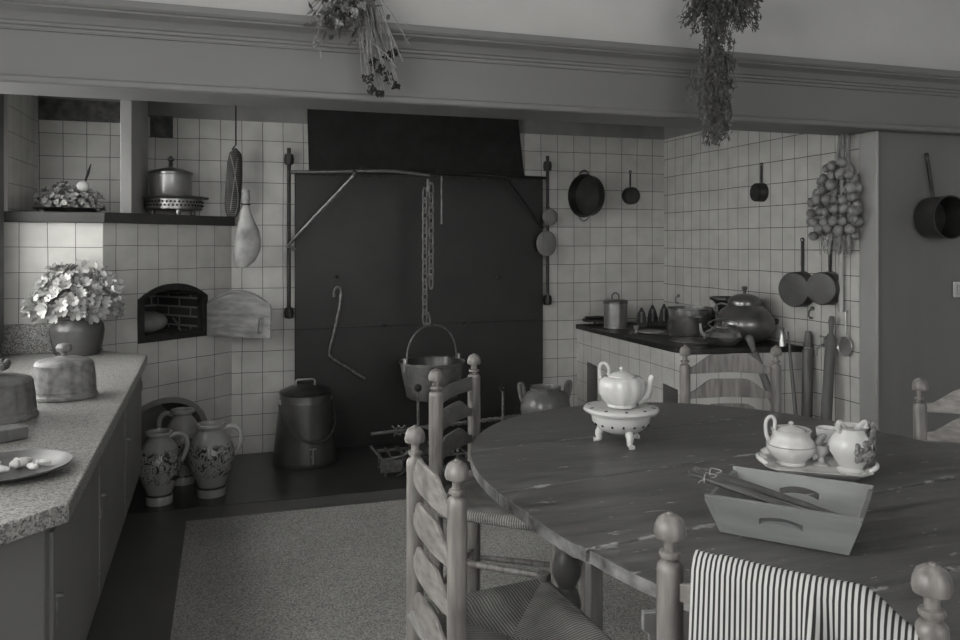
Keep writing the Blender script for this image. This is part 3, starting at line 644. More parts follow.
# --- striped cloth over chair C's top slat
ca = ch_C.location; cr = ch_C.rotation_euler.z
cl = Matrix.Translation(ca) @ R(cr)
wC = (Vector(foot(670, 513, .90))-Vector(foot(932, 564, .90))).length
bm = nb(); uvl = bm.loops.layers.uv.active
nu, nv = 60, 30; zt = .775+.075+.004; rows = []
for i in range(nu+1):
    u = i/nu; x = (-.5+.125+.85*u)*wC
    # camera sees the chair from behind: side -y is toward the camera
    xx = 2*x/wC; e_ = min(1, max(0, (1-abs(xx)-.07)/.42)); e_ = e_*e_*(3-2*e_)
    e_ = max(e_, .93) if xx < 0 else e_
    top = .775+.034+.044*e_+.006; yb = -.018*(1-xx*xx); col = []
    for j in range(nv+1):
        v = j/nv
        if v < .3: s_ = (v/.3); y = yb+.012+.004*math.sin(u*19); z = top-.012-.16*(1-s_)
        elif v < .42: a = PI*(v-.3)/.12; y = yb+.012*math.cos(a); z = top-.012+.012*math.sin(a)
        else:
            s_ = (v-.42)/.58; dr = .36
            fold = .013*s_*math.sin(u*15+.8)+.030*math.exp(-((u-.56-.06*s_)/.03)**2)*min(1, s_*4)-.014*math.exp(-((u-.64-.05*s_)/.03)**2)*min(1, s_*3)
            y = yb-.013-.028*s_-fold-.004; z = top-.012-dr*s_
        xs = x*(1+.02*abs(v-.36)) + (.012*math.exp(-((u-.5)/.06)**2)*max(0, v-.42))
        col.append(bm.verts.new((xs, y, z)))
    rows.append(col)
for i in range(nu):
    for j in range(nv):
        f_ = bm.faces.new((rows[i][j], rows[i+1][j], rows[i+1][j+1], rows[i][j+1]))
        for l, (a, b_) in zip(f_.loops, ((i, j), (i+1, j), (i+1, j+1), (i, j+1))): l[uvl].uv = (.86*wC*a/nu, b_/nv*.5)
cloth = obj('striped_cloth', bm, M['stripe'], sharp=80); cloth.matrix_world = cl
md = cloth.modifiers.new('s', 'SOLIDIFY'); md.thickness = .002; md.offset = 1
tag(cloth, 'black and white striped ticking cloth draped over the near chair back', 'cloth')

# --- table setting
def fl(n, k): return lambda a: 1+k*abs(math.sin(n*a/2))
def teapot_parts(t, r, h, m, rot, prof=None, flute=12, sp=None, ha=None, dome=1.0):
    """t at base; body radius r height h; spout toward +x before rot"""
    Mr = R(rot)
    prof = [(a*r, b*h) for a, b in prof] if prof else [(0, .004), (r*.55, .002), (r*.6, 0), (r*.6, h*.06), (r*.52, h*.1), (r*.72, h*.2), (r*.95, h*.38), (r, h*.52), (r*.95, h*.66), (r*.78, h*.78), (r*.66, h*.84), (r*.68, h*.9), (r*.74, h*.94), (r*.72, h*.95), (r*.6, h*.93)]
    bm = nb(); lathe(bm, prof, 48, Mr, rib=fl(flute, .045 if flute > 12 else .085)); obj('body', bm, m, t)
    bm = nb(); lathe(bm, [(r*.62, h*.93), (r*.6, h*.97), (r*.42, h*1.05), (r*.15, h*1.09), (r*.05, h*1.11), (r*.1, h*1.15), (r*.12, h*1.18), (r*.06, h*1.22), (0, h*1.23)], 24, Mr); obj('lid', bm, m, t)
    bm = nb(); pts = spline([Mr @ Vector(p) for p in [(a*r, 0, b*h) for a, b in (sp or ((.8, .3), (1.25, .42), (1.4, .68), (1.62, .86), (1.75, .84)))]], 5)
    n = len(pts); tube(bm, pts, [r*(.30-.19*(i/(n-1))**.7) for i in range(n)], 14); obj('spout', bm, m, t)
    bm = nb(); tube(bm, spline([Mr @ Vector(p) for p in [(a*r, 0, b*h) for a, b in (ha or ((-.9, .35), (-1.3, .5), (-1.38, .85), (-1.2, 1.16), (-.95, 1.12), (-.76, .84)))]], 6), r*.08, 12); obj('handle', bm, m, t)
    if not dome: return
    bm = nb(); lathe(bm, [(r*1.045, h*.56), (r*1.055, h*.575), (r*1.045, h*.59)], 40, Mr); obj('painted_line', bm, M['chinaline'], t)
# brazier with teapot
p = atH(621, 443, TZ)
br = thing('porcelain_warmer', 'white pierced porcelain warmer on three paw feet under the fluted teapot', 'teapot warmer', (p.x, p.y, TZ))
rb = .098
bm = nb(); lathe(bm, [(0, .03), (.04, .03), (.06, .042), (.078, .062), (.08, .078), (.076, .084), (rb, .088), (rb+.004, .094), (rb, .1), (rb-.02, .103), (.05, .099), (0, .099)], 48, rib=fl(10, .02)); obj('bowl', bm, M['china'], br)
for k in range(3):
    a = math.radians(-95+120*k); bm = nb(); c_, s_ = math.cos(a), math.sin(a)
    tube(bm, spline([(c_*.05, s_*.05, .045), (c_*.062, s_*.062, .025), (c_*.06, s_*.06, .01), (c_*.075, s_*.075, .005)], 4), [.013]+[.012-.0006*i for i in range(11)]+[.009], 10); obj('paw_foot', bm, M['china'], br)
bm = nb()
for k in range(16):
    a = 2*PI*k/16; bx(bm, .0755, .082, -.0025, .0025, .055, .068, R(a) @ T(-.004, 0, 0))
for k in range(10):
    a = 2*PI*k/10; ball(bm, (.085, 0, .1015), .008, 1.2, .6, .15, 8, R(a))
obj('pierced_holes', bm, M['hole'], br)
tp = thing('fluted_teapot', 'white fluted teapot with a loop handle standing on the porcelain warmer', 'teapot', (p.x+.002, p.y+.002, TZ+.101))
teapot_parts(tp, .061, .088, M['china'], math.radians(-20), prof=[(0, .02), (.55, .02), (.6, 0), (.62, .05), (.6, .09), (.82, .22), (.97, .42), (1.0, .6), (.97, .78), (.9, .88), (.78, .93), (.72, .95), (.6, .93)], flute=10,
    sp=((.7, .22), (1.06, .32), (1.22, .55), (1.3, .82), (1.4, .96)), ha=((-.86, .8), (-.98, 1.0), (-.95, 1.28), (-.75, 1.34), (-.58, 1.2), (-.56, .98)), dome=0)
# porcelain tray
p = atH(818, 474, TZ)
pc_ = Vector((p.x, p.y)) ; ta = math.radians(-35)
tr = thing('china_tray', 'white china tray holding teapot, cup and jug behind the wooden box', 'tray', (p.x+.005, p.y+.012, TZ), ta); tr.scale = (.86, .92, 1)
def rr(hx, hy, c): return [(-hx+c, -hy), (hx-c, -hy), (hx, -hy+c), (hx, hy-c), (hx-c, hy), (-hx+c, hy), (-hx, hy-c), (-hx, -hy+c)]
bm = nb(); uv = bm.loops.layers.uv.active
lv = [(rr(.105, .055, .02), .0), (rr(.135, .085, .03), .018), (rr(.138, .088, .03), .021), (rr(.13, .08, .03), .019), (rr(.103, .053, .02), .005)]
rg = [[bm.verts.new((x, y, z)) for x, y in L] for L, z in lv]
for i in range(4):
    for k in range(8): bm.faces.new((rg[i][k], rg[i][(k+1) % 8], rg[i+1][(k+1) % 8], rg[i+1][k]))
bm.faces.new(rg[0][::-1]); bm.faces.new(rg[4]); obj('dish', bm, M['china'], tr, bevel=.002)
for s in (-1, 1):
    bm = nb(); tube(bm, spline([(s*.13, -.03, .018), (s*.15, -.02, .028), (s*.152, .02, .028), (s*.13, .03, .018)], 5), .006, 8); obj('tray_handle', bm, M['china'], tr)
ux, uy = Vector((math.cos(ta), math.sin(ta))), Vector((-math.sin(ta), math.cos(ta)))
def on_tray(px, py): q_ = atH(px, py, TZ+.008); return q_
q_ = on_tray(791, 463); tp = thing('ribbed_teapot', 'white ribbed teapot with grey line, left on the china tray', 'teapot', (q_.x, q_.y, TZ+.006)); teapot_parts(tp, .056, .086, M['china'], math.radians(-18), flute=20, prof=[(0, .03), (.5, .03), (.58, 0), (.6, .04), (.55, .1), (.8, .25), (.98, .42), (1.0, .55), (.92, .68), (.78, .78), (.76, .9), (.84, 1.0), (.8, 1.01), (.66, .96)],
    sp=((.82, .25), (1.15, .36), (1.2, .6), (1.38, .78), (1.52, .76)), ha=((-.92, .6), (-1.08, .85), (-1.1, 1.2), (-.9, 1.36), (-.72, 1.25), (-.74, .98)))
q_ = on_tray(821, 464); gb = nb(); lathe(gb, [(0, 0), (.018, 0), (.019, .003), (.008, .008), (.006, .018), (.012, .026), (.02, .036), (.021, .05), (.019, .05), (.012, .03), (0, .026)], 24, rib=fl(10, .06))
tag(obj('egg_cup', gb, M['china'], loc=(q_.x, q_.y, TZ+.006)), 'small white stemmed cup between teapot and jug on the tray', 'cup')
q_ = on_tray(842, 450); gb = nb(); lathe(gb, [(0, 0), (.02, 0), (.022, .01), (.028, .04), (.03, .055), (.026, .056), (.018, .01), (0, .008)], 24)
tag(obj('sugar_pot', gb, M['china'], loc=(q_.x-.02, q_.y+.03, TZ+.006)), 'plain white pot half hidden behind the cup on the tray', 'pot')
q_ = on_tray(851, 471); jg = thing('relief_jug', 'white china jug with raised grape clusters, right on the tray', 'jug', (q_.x, q_.y, TZ+.006)); jg.scale = (1.05, 1.05, 1.12)
h = .098; bm = nb(); lathe(bm, [(0, .004), (.028, 0), (.030, .006), (.024, .012), (.034, .026), (.045, .045), (.047, .06), (.04, .075), (.03, .086), (.028, .092), (.036, h), (.033, h), (.025, .09), (.03, .07), (.02, .03), (0, .02)], 36, rib=fl(8, .04)); obj('body', bm, M['china'], jg)
for s in (-1, .75):
    bm = nb(); tube(bm, spline([(s*.025, -.005, .084), (s*.036, -.01, .094), (s*.034, -.012, .108), (s*.022, -.008, .1), (s*.014, 0, .088)], 5), .0055, 8); obj('horn_handle', bm, M['china'], jg, rot=-.25)
bm = nb()
for k in range(46):
    a = random.uniform(-2.1, -.6); z = random.uniform(.03, .075); r_ = .047-abs(z-.055)*.3
    ball(bm, (math.cos(a)*r_, math.sin(a)*r_, z), .0065, n=6)
obj('grape_relief', bm, M['china_grey'], jg)
bm = nb()
for k in range(16):
    a = random.uniform(-1.0, .2); z = random.uniform(.06, .105); c_ = Vector((math.cos(a)*.045, math.sin(a)*.045, z))
    ball(bm, c_, .009, 1, .5, 1, 6)
obj('leaf_relief', bm, M['china_grey'], jg)
q_ = on_tray(771, 455); gb = nb(); ball(gb, (0, 0, .03), .010); lathe(gb, [(0, 0), (.022, .0), (.026, .012), (.012, .022), (.006, .026)], 20)
tag(obj('knobbed_dish', gb, M['china'], loc=(q_.x, q_.y, TZ+.007)), 'tiny knobbed china dish at the left end of the tray', 'dish')
# wooden cutlery box
BZ = TZ+.001
tc4 = [Vector((.86, 1.307)), Vector((1.037, 1.108)), Vector((1.208, 1.26)), Vector((1.052, 1.472))]
cb = sum(tc4, Vector((0, 0)))/4; ax = (tc4[1]-tc4[0]).normalized(); an = math.atan2(ax.y, ax.x)
box = thing('cutlery_box', 'pale blue-grey flared wooden box with slotted handles on the table', 'box', (cb.x, cb.y, BZ), an)
L2, W2, l2, w2, hh, th = .135, .116, .112, .092, .072, .008
def slot():  # kidney shaped handle hole, centred at (0,.045)
    p = []
    for i in range(9): a = -.5+i/8; p.append((a*.075, .053-.022*a*a*4*.35))
    for i in range(9): a = .5-i/8; p.append((a*.075, .040-.022*a*a*4*.35))
    return p
for s in (-1, 1):
    bm = nb(); sl_ = math.hypot(hh, W2-w2)
    face = [(-l2, 0), (l2, 0), (L2, sl_), (-L2, sl_)]
    vd = Vector((0, s*(W2-w2), hh)).normalized(); nrm = Vector((0, -s*hh, (W2-w2))).normalized()*th
    face2d(bm, (0, s*w2, 0), (1, 0, 0), face, [slot()], vd=vd); face2d(bm, Vector((0, s*w2, 0))+nrm, (1, 0, 0), face, [slot()], vd=vd)
    for loop in (face, slot()):
        A = [bm.verts.new(Vector((0, s*w2, 0))+Vector((1, 0, 0))*u+vd*v) for u, v in loop]; B = [bm.verts.new(v.co+nrm) for v in A]
        for i in range(len(A)): bm.faces.new((A[i], A[(i+1) % len(A)], B[(i+1) % len(A)], B[i]))
    bmesh.ops.remove_doubles(bm, verts=bm.verts[:], dist=1e-5)
    obj('long_side', bm, M['bluebox'], box, sharp=25)
for s in (-1, 1):
    bm = nb(); vv = [(s*l2, -w2, 0), (s*l2, w2, 0), (s*L2, W2, hh-.006), (s*L2, -W2, hh-.006)]
    A = [bm.verts.new(v) for v in vv]; B = [bm.verts.new(Vector(v)+Vector((-s*th, 0, .001))) for v in vv]
    bm.faces.new(A); bm.faces.new(B)
    for i in range(4): bm.faces.new((A[i], A[(i+1) % 4], B[(i+1) % 4], B[i]))
    obj('end_board', bm, M['bluebox'], box, sharp=25)
bm = nb(); bx(bm, -l2, l2, -w2, w2, 0, .007); obj('bottom', bm, M['bluebox'], box)
# bundles of tapers
def loc2box(p): return box.matrix_world
Mb = T(cb.x, cb.y, BZ) @ R(an)
for k, (yo, lab) in enumerate(((-.045, 'front bundle of thin brown sticks tied with string lying in the box'), (.0, 'rear bundle of thin brown sticks tied with string lying in the box'))):
    bd = thing('stick_bundle', lab, 'bundle', tuple(Mb @ Vector((0, yo, .03))), an+.06+.05*k, 'stick bundles in the box')
    for j in range(7):
        bm = nb(); a = j*.9; o1 = Vector((0, math.cos(a)*.006, math.sin(a)*.0035))
        tube(bm, [Vector((-.175+.01*math.sin(j*2), 0, .062))+o1, Vector((-.06, 0, .038))+o1, Vector((.11, 0, -.002))+o1*.6], [.0034, .0038, .0022], 7); obj('stick', bm, M['taper'], bd)
    bm = nb(); tube(bm, [Vector((-.15, math.cos(i*PI/6)*.011, .057+math.sin(i*PI/6)*.008)) for i in range(12)], .0012, 6, closed=True)
    tube(bm, spline([(-.15, 0, .068), (-.14, .012, .064), (-.13, .005, .062), (-.155, -.012, .055), (-.16, -.014, .05)]), .0009, 6); obj('string_tie', bm, M['string'], bd)

# --- worktop things
def onW(px, py): return atH(px, py, WT)
p = onW(78, 354); cz = depth(p); k_ = cz/F
cr_ = nb(); R0 = 25*k_
lathe(cr_, [(0, 0), (R0*.78, 0), (R0*.82, .01), (R0*.95, .07), (R0*1.0, .12), (R0*.97, .15), (R0*.86, .172), (R0*.84, .18), (R0*.9, .186), (R0*.9, .194), (R0*.8, .194), (R0*.76, .17), (R0*.7, .1), (0, .09)], 36)
p.y -= .02
tag(obj('stoneware_crock', cr_, M['browncrock'], loc=(p.x, p.y, WT)), 'dark brown glazed crock holding the pale flower bouquet', 'crock')
def blossom_mesh(name, r, petals, cup=.4, cen=.22):
    bm = nb()
    for k in range(petals):
        a = 2*PI*k/petals; m = R(a); w = r*1.1/petals*2.4
        vs = [bm.verts.new(m @ Vector(q)) for q in ((r*.1, 0, 0), (r*.55, -w, r*cup*.5), (r, -w*.5, r*cup), (r*1.02, w*.5, r*cup*.9), (r*.55, w, r*cup*.6))]; bm.faces.new(vs)
    for f in bm.faces: f.material_index = 0
    nf = len(bm.faces); ball(bm, (0, 0, r*.08), r*cen, 1, 1, .7, 8)
    bm.faces.ensure_lookup_table()
    for f in bm.faces[nf:]: f.material_index = 1
    for f in bm.faces: f.smooth = True
    me = bpy.data.meshes.new(name); bm.to_mesh(me); bm.free(); return me
def bouquet(label, name, center, rad, n, mats, stems_to=None, r=.03, hemi=True, group=None, flat=1):
    t = thing(name, label, 'flowers', center, 0, group)
    mes = []
    for i, (ma, mb_, pt, cu) in enumerate(mats):
        me = blossom_mesh('blossom', r*(.8+.25*i), pt, cu); me.materials.append(M[ma]); me.materials.append(M[mb_]); mes.append(me)
    for i in range(n):
        f = (i+.5)/n; ph = i*2.39996; ct = 1-f*(1.0 if hemi else 1.45); st_ = math.sqrt(max(0, 1-ct*ct))
        d = Vector((st_*math.cos(ph), st_*math.sin(ph), ct)); d += Vector([random.uniform(-.12, .12) for _ in range(3)]); d.normalize()
        k = random.uniform(.72, 1.14)
        o = bpy.data.objects.new('blossom', mes[random.randrange(len(mes))]); C.objects.link(o); o.parent = t
        o.location = (d.x*rad[0]*k, d.y*rad[1]*k, d.z*rad[2]*k); q = (d+Vector((0, 0, .15))).to_track_quat('Z', 'Y'); o.rotation_euler = q.to_euler(); s = random.uniform(.7, 1.25); o.scale = (s, s, s)
    bm = nb()
    for i in range(n*5):
        d = Vector([random.gauss(0, 1) for _ in range(3)]); d.normalize(); d.z = abs(d.z) if hemi else d.z*.8+.15
        c = Vector((d.x*rad[0], d.y*rad[1], d.z*rad[2]))*random.uniform(.3, 1.05); a = Vector([random.gauss(0, 1) for _ in range(3)]).normalized(); b2 = d.cross(a).normalized()
        L = r*random.uniform(.5, 1.1); bm.faces.new([bm.verts.new(c+v) for v in (-d*L*.2, b2*L*.3, d*L, -b2*L*.3)])
    if stems_to is not None:
        for i in range(18):
            a = i*2.4; tube(bm, [Vector((math.cos(a)*rad[0]*.6, math.sin(a)*rad[1]*.6, rad[2]*.1)), Vector((math.cos(a)*.05, math.sin(a)*.05, stems_to+.06)), Vector((math.cos(a)*.03, math.sin(a)*.03, stems_to))], .003, 5)
    obj('foliage', bm, M['leaf'], t)
    return t
bq = bouquet('large round bouquet of pale flowers in the brown crock on the worktop', 'flower_bouquet', (p.x-.01, p.y, WT+.27), (.19, .17, .15), 210,
             [('petal', 'dark_leaf', 6, .45), ('petal', 'petal_g', 9, .7), ('petal', 'petal', 8, 1.0), ('petal', 'petal', 6, 1.3), ('petal_g', 'petal_g', 7, .8)], stems_to=-.17, r=.020, hemi=False)
# fluted moulds
def mould(name, label, loc, r, h, m, knob=True, ring=False):
    t = thing(name, label, 'dish cover', loc)
    pr = [(r*.97, 0), (r, .003), (r*1.0, .012), (r*.965, .016), (r*.955, h*.2), (r*.965, h*.22), (r*.95, h*.26), (r*.925, h*.6), (r*.88, h*.86), (r*.89, h*.89), (r*.84, h*.96), (r*.76, h), (r*.5, h*1.06), (r*.3, h*1.07), (0, h*1.12)]
    bm = nb(); lathe(bm, pr, 64, rib=fl(18, .03)); lathe(bm, [(0, .001), (r*.96, .001)], 32); obj('cover', bm, m, t)
    if knob:
        bm = nb(); lathe(bm, [(.008, h*1.1), (.01, h*1.18), (.022, h*1.24), (.026, h*1.33), (.02, h*1.42), (0, h*1.46)], 20, rib=fl(6, .1)); obj('knob', bm, m, t)
    return t
p = onW(64, 397); mould('earthenware_cover', 'fluted grey earthenware cover with a round knob standing in front of the crock', (p.x, p.y, WT+.001), 30*depth(p)/F, .135, M['mould'])
p = onW(-6, 419); mv = mould('earthenware_cover', 'grey earthenware cover with crumbly topping cut off by the left edge', (p.x, p.y, WT+.001), .122, .13, M['mould_d'], knob=False)
bm = nb()
for k in range(26): a = k*2.4; ball(bm, (math.cos(a)*.05*random.random(), math.sin(a)*.05*random.random(), .165+random.uniform(0, .01)), random.uniform(.008, .016), n=6)
obj('crumb_topping', bm, M['wood'], mv)
p = onW(2, 442); bm = nb(); bx(bm, -.05, .05, -.04, .04, 0, .035); tag(obj('wooden_block', bm, M['wood'], loc=(p.x, p.y+.02, WT+.001), rot=.6, bevel=.004), 'small dark wooden block beside the plate', 'block')
p = onW(10, 474); pr_ = 56*depth(p)/F
bm = nb(); lathe(bm, [(0, .004), (pr_*.6, .003), (pr_*.66, .0), (pr_*.7, .002), (pr_*.78, .012), (pr_, .02), (pr_, .0235), (pr_*.8, .016), (pr_*.68, .007), (0, .007)], 48)
tag(obj('pewter_plate', bm, M['plate'], loc=(p.x, p.y, WT+.001)), 'flat grey plate with small food pieces near the front of the worktop', 'plate')
random.seed(3)
for k, (dx, dy, s) in enumerate(((-.075, .0, 1.1), (-.04, .03, .9), (-.02, -.02, 1), (.02, .015, 1.2), (.05, -.01, .8), (-.05, -.035, .9), (.005, .045, .8), (.065, .03, .7))):
    bm = nb(); ball(bm, (0, 0, .011), .013, 1.9, 1, .75, 10); ball(bm, (.014, .006, .012), .009, 1, 1, 1, 8); ball(bm, (-.016, -.004, .010), .009, 1.4, .8, .8, 8)
    tag(obj('food_piece', bm, M['food'], loc=(p.x+dx, p.y+dy, WT+.009), rot=k*1.3), 'small pale piece of food '+('nearest the left rim', 'at the back left', 'at the front middle', 'in the middle, the largest', 'at the right front', 'at the front left', 'at the back right', 'nearest the right rim')[k]+' of the grey plate', 'food', 'food pieces on the plate').scale = (s, s, s)

# --- shelf things
def onShelf(px, Y): q = atY(px, 215, Y); return (q.x, q.y, 1.461)
x, y, z = onShelf(69, 4.76)
bm = nb(); lathe(bm, [(0, 0), (.12, 0), (.17, .022), (.178, .024), (.17, .028), (.12, .006), (0, .006)], 40, S(1.02, .6, 1)); tag(obj('oval_dish', bm, M['pan_dark'], loc=(x, y, z)), 'dark shallow dish under the flower heap on the shelf', 'dish')
bouquet('low heap of dried flowers in the dark dish on the shelf', 'dried_flower_heap', (x, y, z+.02), (.155, .085, .12), 110, [('petal', 'petal_g', 6, .7), ('petal_g', 'petal_g', 8, .9), ('petal', 'petal', 7, .9), ('leaf', 'dark_leaf', 6, .6)], r=.017, hemi=True)
bm = nb(); ball(bm, (0, 0, 0), .032, 1, .9, .9, 14); q_ = atY(83, 186, 4.72); tag(obj('white_gourd', bm, M['petal'], loc=tuple(q_)), 'small white ball resting on the flower heap on the shelf', 'gourd')
bm = nb(); a_, b2 = atY(85, 182, 4.73), atY(91, 164, 4.73); tube(bm, [a_, a_.lerp(b2, .5), b2], [.004, .008, .002], 8); tag(obj('dark_feather', bm, M['dark_leaf']), 'thin dark pointed pod sticking up from the flower heap', 'pod')
x, y, z = onShelf(174.5, 4.98)
ts = thing('pierced_trivet', 'round pierced brass stand carrying the lidded pot on the shelf', 'trivet', (x, y, z))
bm = nb(); lathe(bm, [(.150, .03), (.155, .035), (.155, .09), (.165, .098), (.175, .104), (.17, .11), (.0, .108)], 40); lathe(bm, [(.15, .03), (0, .03)], 40); obj('drum', bm, M['copper'], ts)
bm = nb()
for r_, zz in ((0, .055), (1, .075)):
    for k in range(44): a = 2*PI*(k+.5*r_)/44; ball(bm, (.156*math.cos(a), .156*math.sin(a), zz), .0065, n=6)
obj('pierced_band', bm, M['hole'], ts)
for k in range(3):
    a = -PI/2+.2+2*PI*k/3; bm = nb(); lathe(bm, [(0, 0), (.012, 0), (.016, .01), (.012, .03), (0, .03)], 12, T(.13*math.cos(a), .13*math.sin(a), 0)); obj('foot', bm, M['copper'], ts)
bm = nb(); tube(bm, [(.16, 0, .1), (.188, -.01, .1)], .007, 8); obj('side_grip', bm, M['copper'], ts)
bp2 = thing('lidded_pot', 'round brass pot with domed lid and knob on the pierced stand', 'pot', (x-.02, y, z+.111)); bp2.scale = (.92, .92, 1)
bm = nb(); lathe(bm, [(0, 0), (.122, 0), (.126, .006), (.126, .12), (.132, .123), (.132, .128), (0, .128)], 40); obj('body', bm, M['brassb'], bp2)
bm = nb(); lathe(bm, [(.134, .128), (.134, .136), (.12, .145), (.06, .16), (.014, .168), (.010, .178), (.016, .186), (.01, .194), (.012, .2), (.022, .21), (.022, .218), (.012, .228), (.005, .232), (0, .24)], 40); obj('lid', bm, M['copper'], bp2)
# --- hanging woven bundle and ham
q0 = atD(233, 218, 4.78); q1 = atD(232, 148, 4.78); q2 = atD(237, 104, 4.78)
wv = thing('woven_straw_bundle', 'long woven straw bundle hanging on a cord above the shelf end', 'bundle', (q1.x, q1.y, q0.z)); hgt = q1.z-q0.z
bm = nb(); pf = [(0, 0), (.03, .01), (.042, .05), (.046, .15), (.046, hgt*.6), (.044, hgt*.8), (.034, hgt*.93), (.014, hgt*.98), (.006, hgt)]; lathe(bm, pf, 20, S(1, .7, 1) @ R(.05, 'Y')); obj('woven_body', bm, M['wicker'], wv)
bm = nb(); tube(bm, spline([(.02, -.035, .02), (.035, -.03, hgt*.3), (.01, -.037, hgt*.7), (-.01, -.03, hgt*.9)]), .003, 6); tube(bm, spline([(-.01, -.034, .04), (.012, -.038, hgt*.5), (.03, -.025, hgt*.85)]), .003, 6); obj('binding_cord', bm, M['straw'], wv)
bm = nb(); tube(bm, [(0, 0, hgt-.01), (.022, 0, hgt+.02), (.022, 0, 2.9-q0.z)], .0045, 8); obj('hanging_cord', bm, M['dark_leaf'], wv)
hb = atD(244, 268, 4.72); htp = atD(246, 189, 4.72); hm = thing('cured_ham', 'pale cured ham hanging by its shank beside the oven wall', 'ham', (htp.x, htp.y, hb.z)); hh_ = htp.z-hb.z
bm = nb(); cs_ = [(0, -.02, .0), (.030, -.018, .008), (.052, -.010, .04), (.068, .002, .10), (.070, .006, .16), (.060, .006, .22), (.044, .004, .28), (.028, .0, .33), (.019, .0, .365), (.015, .0, .385), (.024, .0, .40), (.023, 0, .425), (.018, 0, .445), (.026, 0, hh_-.02), (.020, 0, hh_-.004), (.006, 0, hh_)]
n = 20; rws = []
for (r_, ox, zz) in cs_:
    rws.append([bm.verts.new((ox+(r_+1e-4)*math.cos(2*PI*j/n)*(1.15 if math.cos(2*PI*j/n) > 0 and r_ > .05 else 1), (r_+1e-4)*.62*math.sin(2*PI*j/n), zz)) for j in range(n)])
for i in range(len(rws)-1):
    for j in range(n): bm.faces.new((rws[i][j], rws[i][(j+1) % n], rws[i+1][(j+1) % n], rws[i+1][j]))
bm.faces.new(rws[0][::-1]); bm.faces.new(rws[-1]); obj('meat', bm, M['ham'], hm)
bm = nb(); tube(bm, [Vector((math.cos(i*PI/5)*.023, math.sin(i*PI/5)*.02, .375)) for i in range(10)], .004, 6, closed=True); tube(bm, [(0, .015, .375), (-.01, YB-hm.location.y-.002, .42)], .004, 6); obj('cord', bm, M['iron'], hm)

# --- hearth irons
Yc = 4.62
def hinge_post(px, ya, yb, label, name='crane_post'):
    a = atY(px, ya, YB-.05); b_ = atY(px+ (2 if px < 400 else -1), yb, YB-.05)
    t = thing(name, label, 'iron post', (a.x, a.y, b_.z)); H = a.z-b_.z
    bm = nb(); tube(bm, [(0, 0, 0), (0, 0, H)], .012, 10); obj('rod', bm, M['iron'], t)
    for zz in (H-.07, .02): bm = nb(); lathe(bm, [(.012, zz-.035), (.026, zz-.03), (.03, zz), (.026, zz+.03), (.012, zz+.035)], 14); tube(bm, [(0, 0, zz), (0, .05, zz)], .013, 8); obj('wall_eye', bm, M['iron'], t)
    return t, a, b_
tl, la, lb = hinge_post(289, 148, 316, 'tall iron hinge post at the left edge of the hearth plate')
tr_, ra, rb_ = hinge_post(547.5, 156, 303, 'tall iron hinge post at the right edge of the hearth plate')
# cranes
e1 = atY(430, 174, Yc); l0 = atY(291, 172, YB-.05); k1 = atY(291, 245, YB-.05)
cr1 = thing('hearth_crane', 'long iron crane arm with diagonal brace from the left post', 'crane', tuple(l0))
mid = l0.lerp(e1, .48)
bm = nb(); tube(bm, spline([Vector((.0, 0, 0)), (mid-l0)*.5+Vector((0, 0, .004)), mid-l0+Vector((0, 0, .012)), (e1-l0)*.75+Vector((0, 0, .012)), e1-l0+Vector((0, 0, -.01))], 5), .011, 10); obj('arm', bm, M['iron_mid'], cr1)
bm = nb(); tube(bm, spline([k1-l0+Vector((.028, -.01, -.03)), k1-l0+Vector((0, -.01, -.012)), k1-l0+Vector((.01, -.015, .03)), mid-l0], 5), .010, 8); obj('brace', bm, M['iron_lit'], cr1)
bm = nb(); tube(bm, [mid-l0+Vector((-.02, -.01, -.02)), mid-l0+Vector((.03, -.015, .035))], .005, 6); tube(bm, [mid-l0+Vector((-.03, -.01, .02)), mid-l0+Vector((.03, .0, -.02))], .005, 6); obj('brace_rivet', bm, M['iron'], cr1)
r0 = atY(546, 178, YB-.05); e2 = atY(436, 172, Yc+.06); k2 = atY(543, 228, YB-.05); m2 = r0.lerp(e2, .4)
cr2 = thing('hearth_crane', 'shorter dark iron crane arm from the right post', 'crane', tuple(r0))
bm = nb(); tube(bm, [Vector((0, 0, 0)), e2-r0], .009, 10); obj('arm', bm, M['iron'], cr2)
bm = nb(); tube(bm, [k2-r0, m2-r0], .007, 8); obj('brace', bm, M['iron'], cr2)
bm = nb(); a_ = atY(441.5, 176, Yc-.02)-r0; b2 = atY(441.5, 224, Yc-.02)-r0; tube(bm, [a_, b2], .005, 8); obj('hook_rod', bm, M['iron_lit'], cr2)
# chain
ct = atY(428, 180, Yc); cbm = atY(431, 322, Yc)
chn = thing('kettle_chain', 'double iron chain hanging from the crane above the kettle', 'chain', (ct.x, ct.y, cbm.z)); Hc = ct.z-cbm.z
nlk = 13
for s in (-1, 1):
    for i in range(nlk):
        if s > 0 and i < 3: continue
        zc_ = .03+(Hc-.06)*(i+.5*(s > 0))/nlk; a = (i % 2)*PI/2+.5; bm = nb(); lk = (Hc-.06)/nlk*.78
        tube(bm, [Vector((s*.019+math.cos(a)*.017*math.cos(2*PI*j/10), math.sin(a)*.017*math.cos(2*PI*j/10), zc_+lk*math.sin(2*PI*j/10))) for j in range(10)], .0055, 6, closed=True); obj('link', bm, M['chain'], chn)
bm = nb(); tube(bm, [(0, 0, Hc+.005), (0, 0, Hc-.07)], .009, 8); obj('chain_shank', bm, M['iron_lit'], chn); bm = nb(); tube(bm, spline([(.0, 0, .06), (.012, 0, .01), (.006, 0, -.012), (-.008, 0, -.006)]), .006, 8); obj('chain_hook', bm, M['iron_lit'], chn)
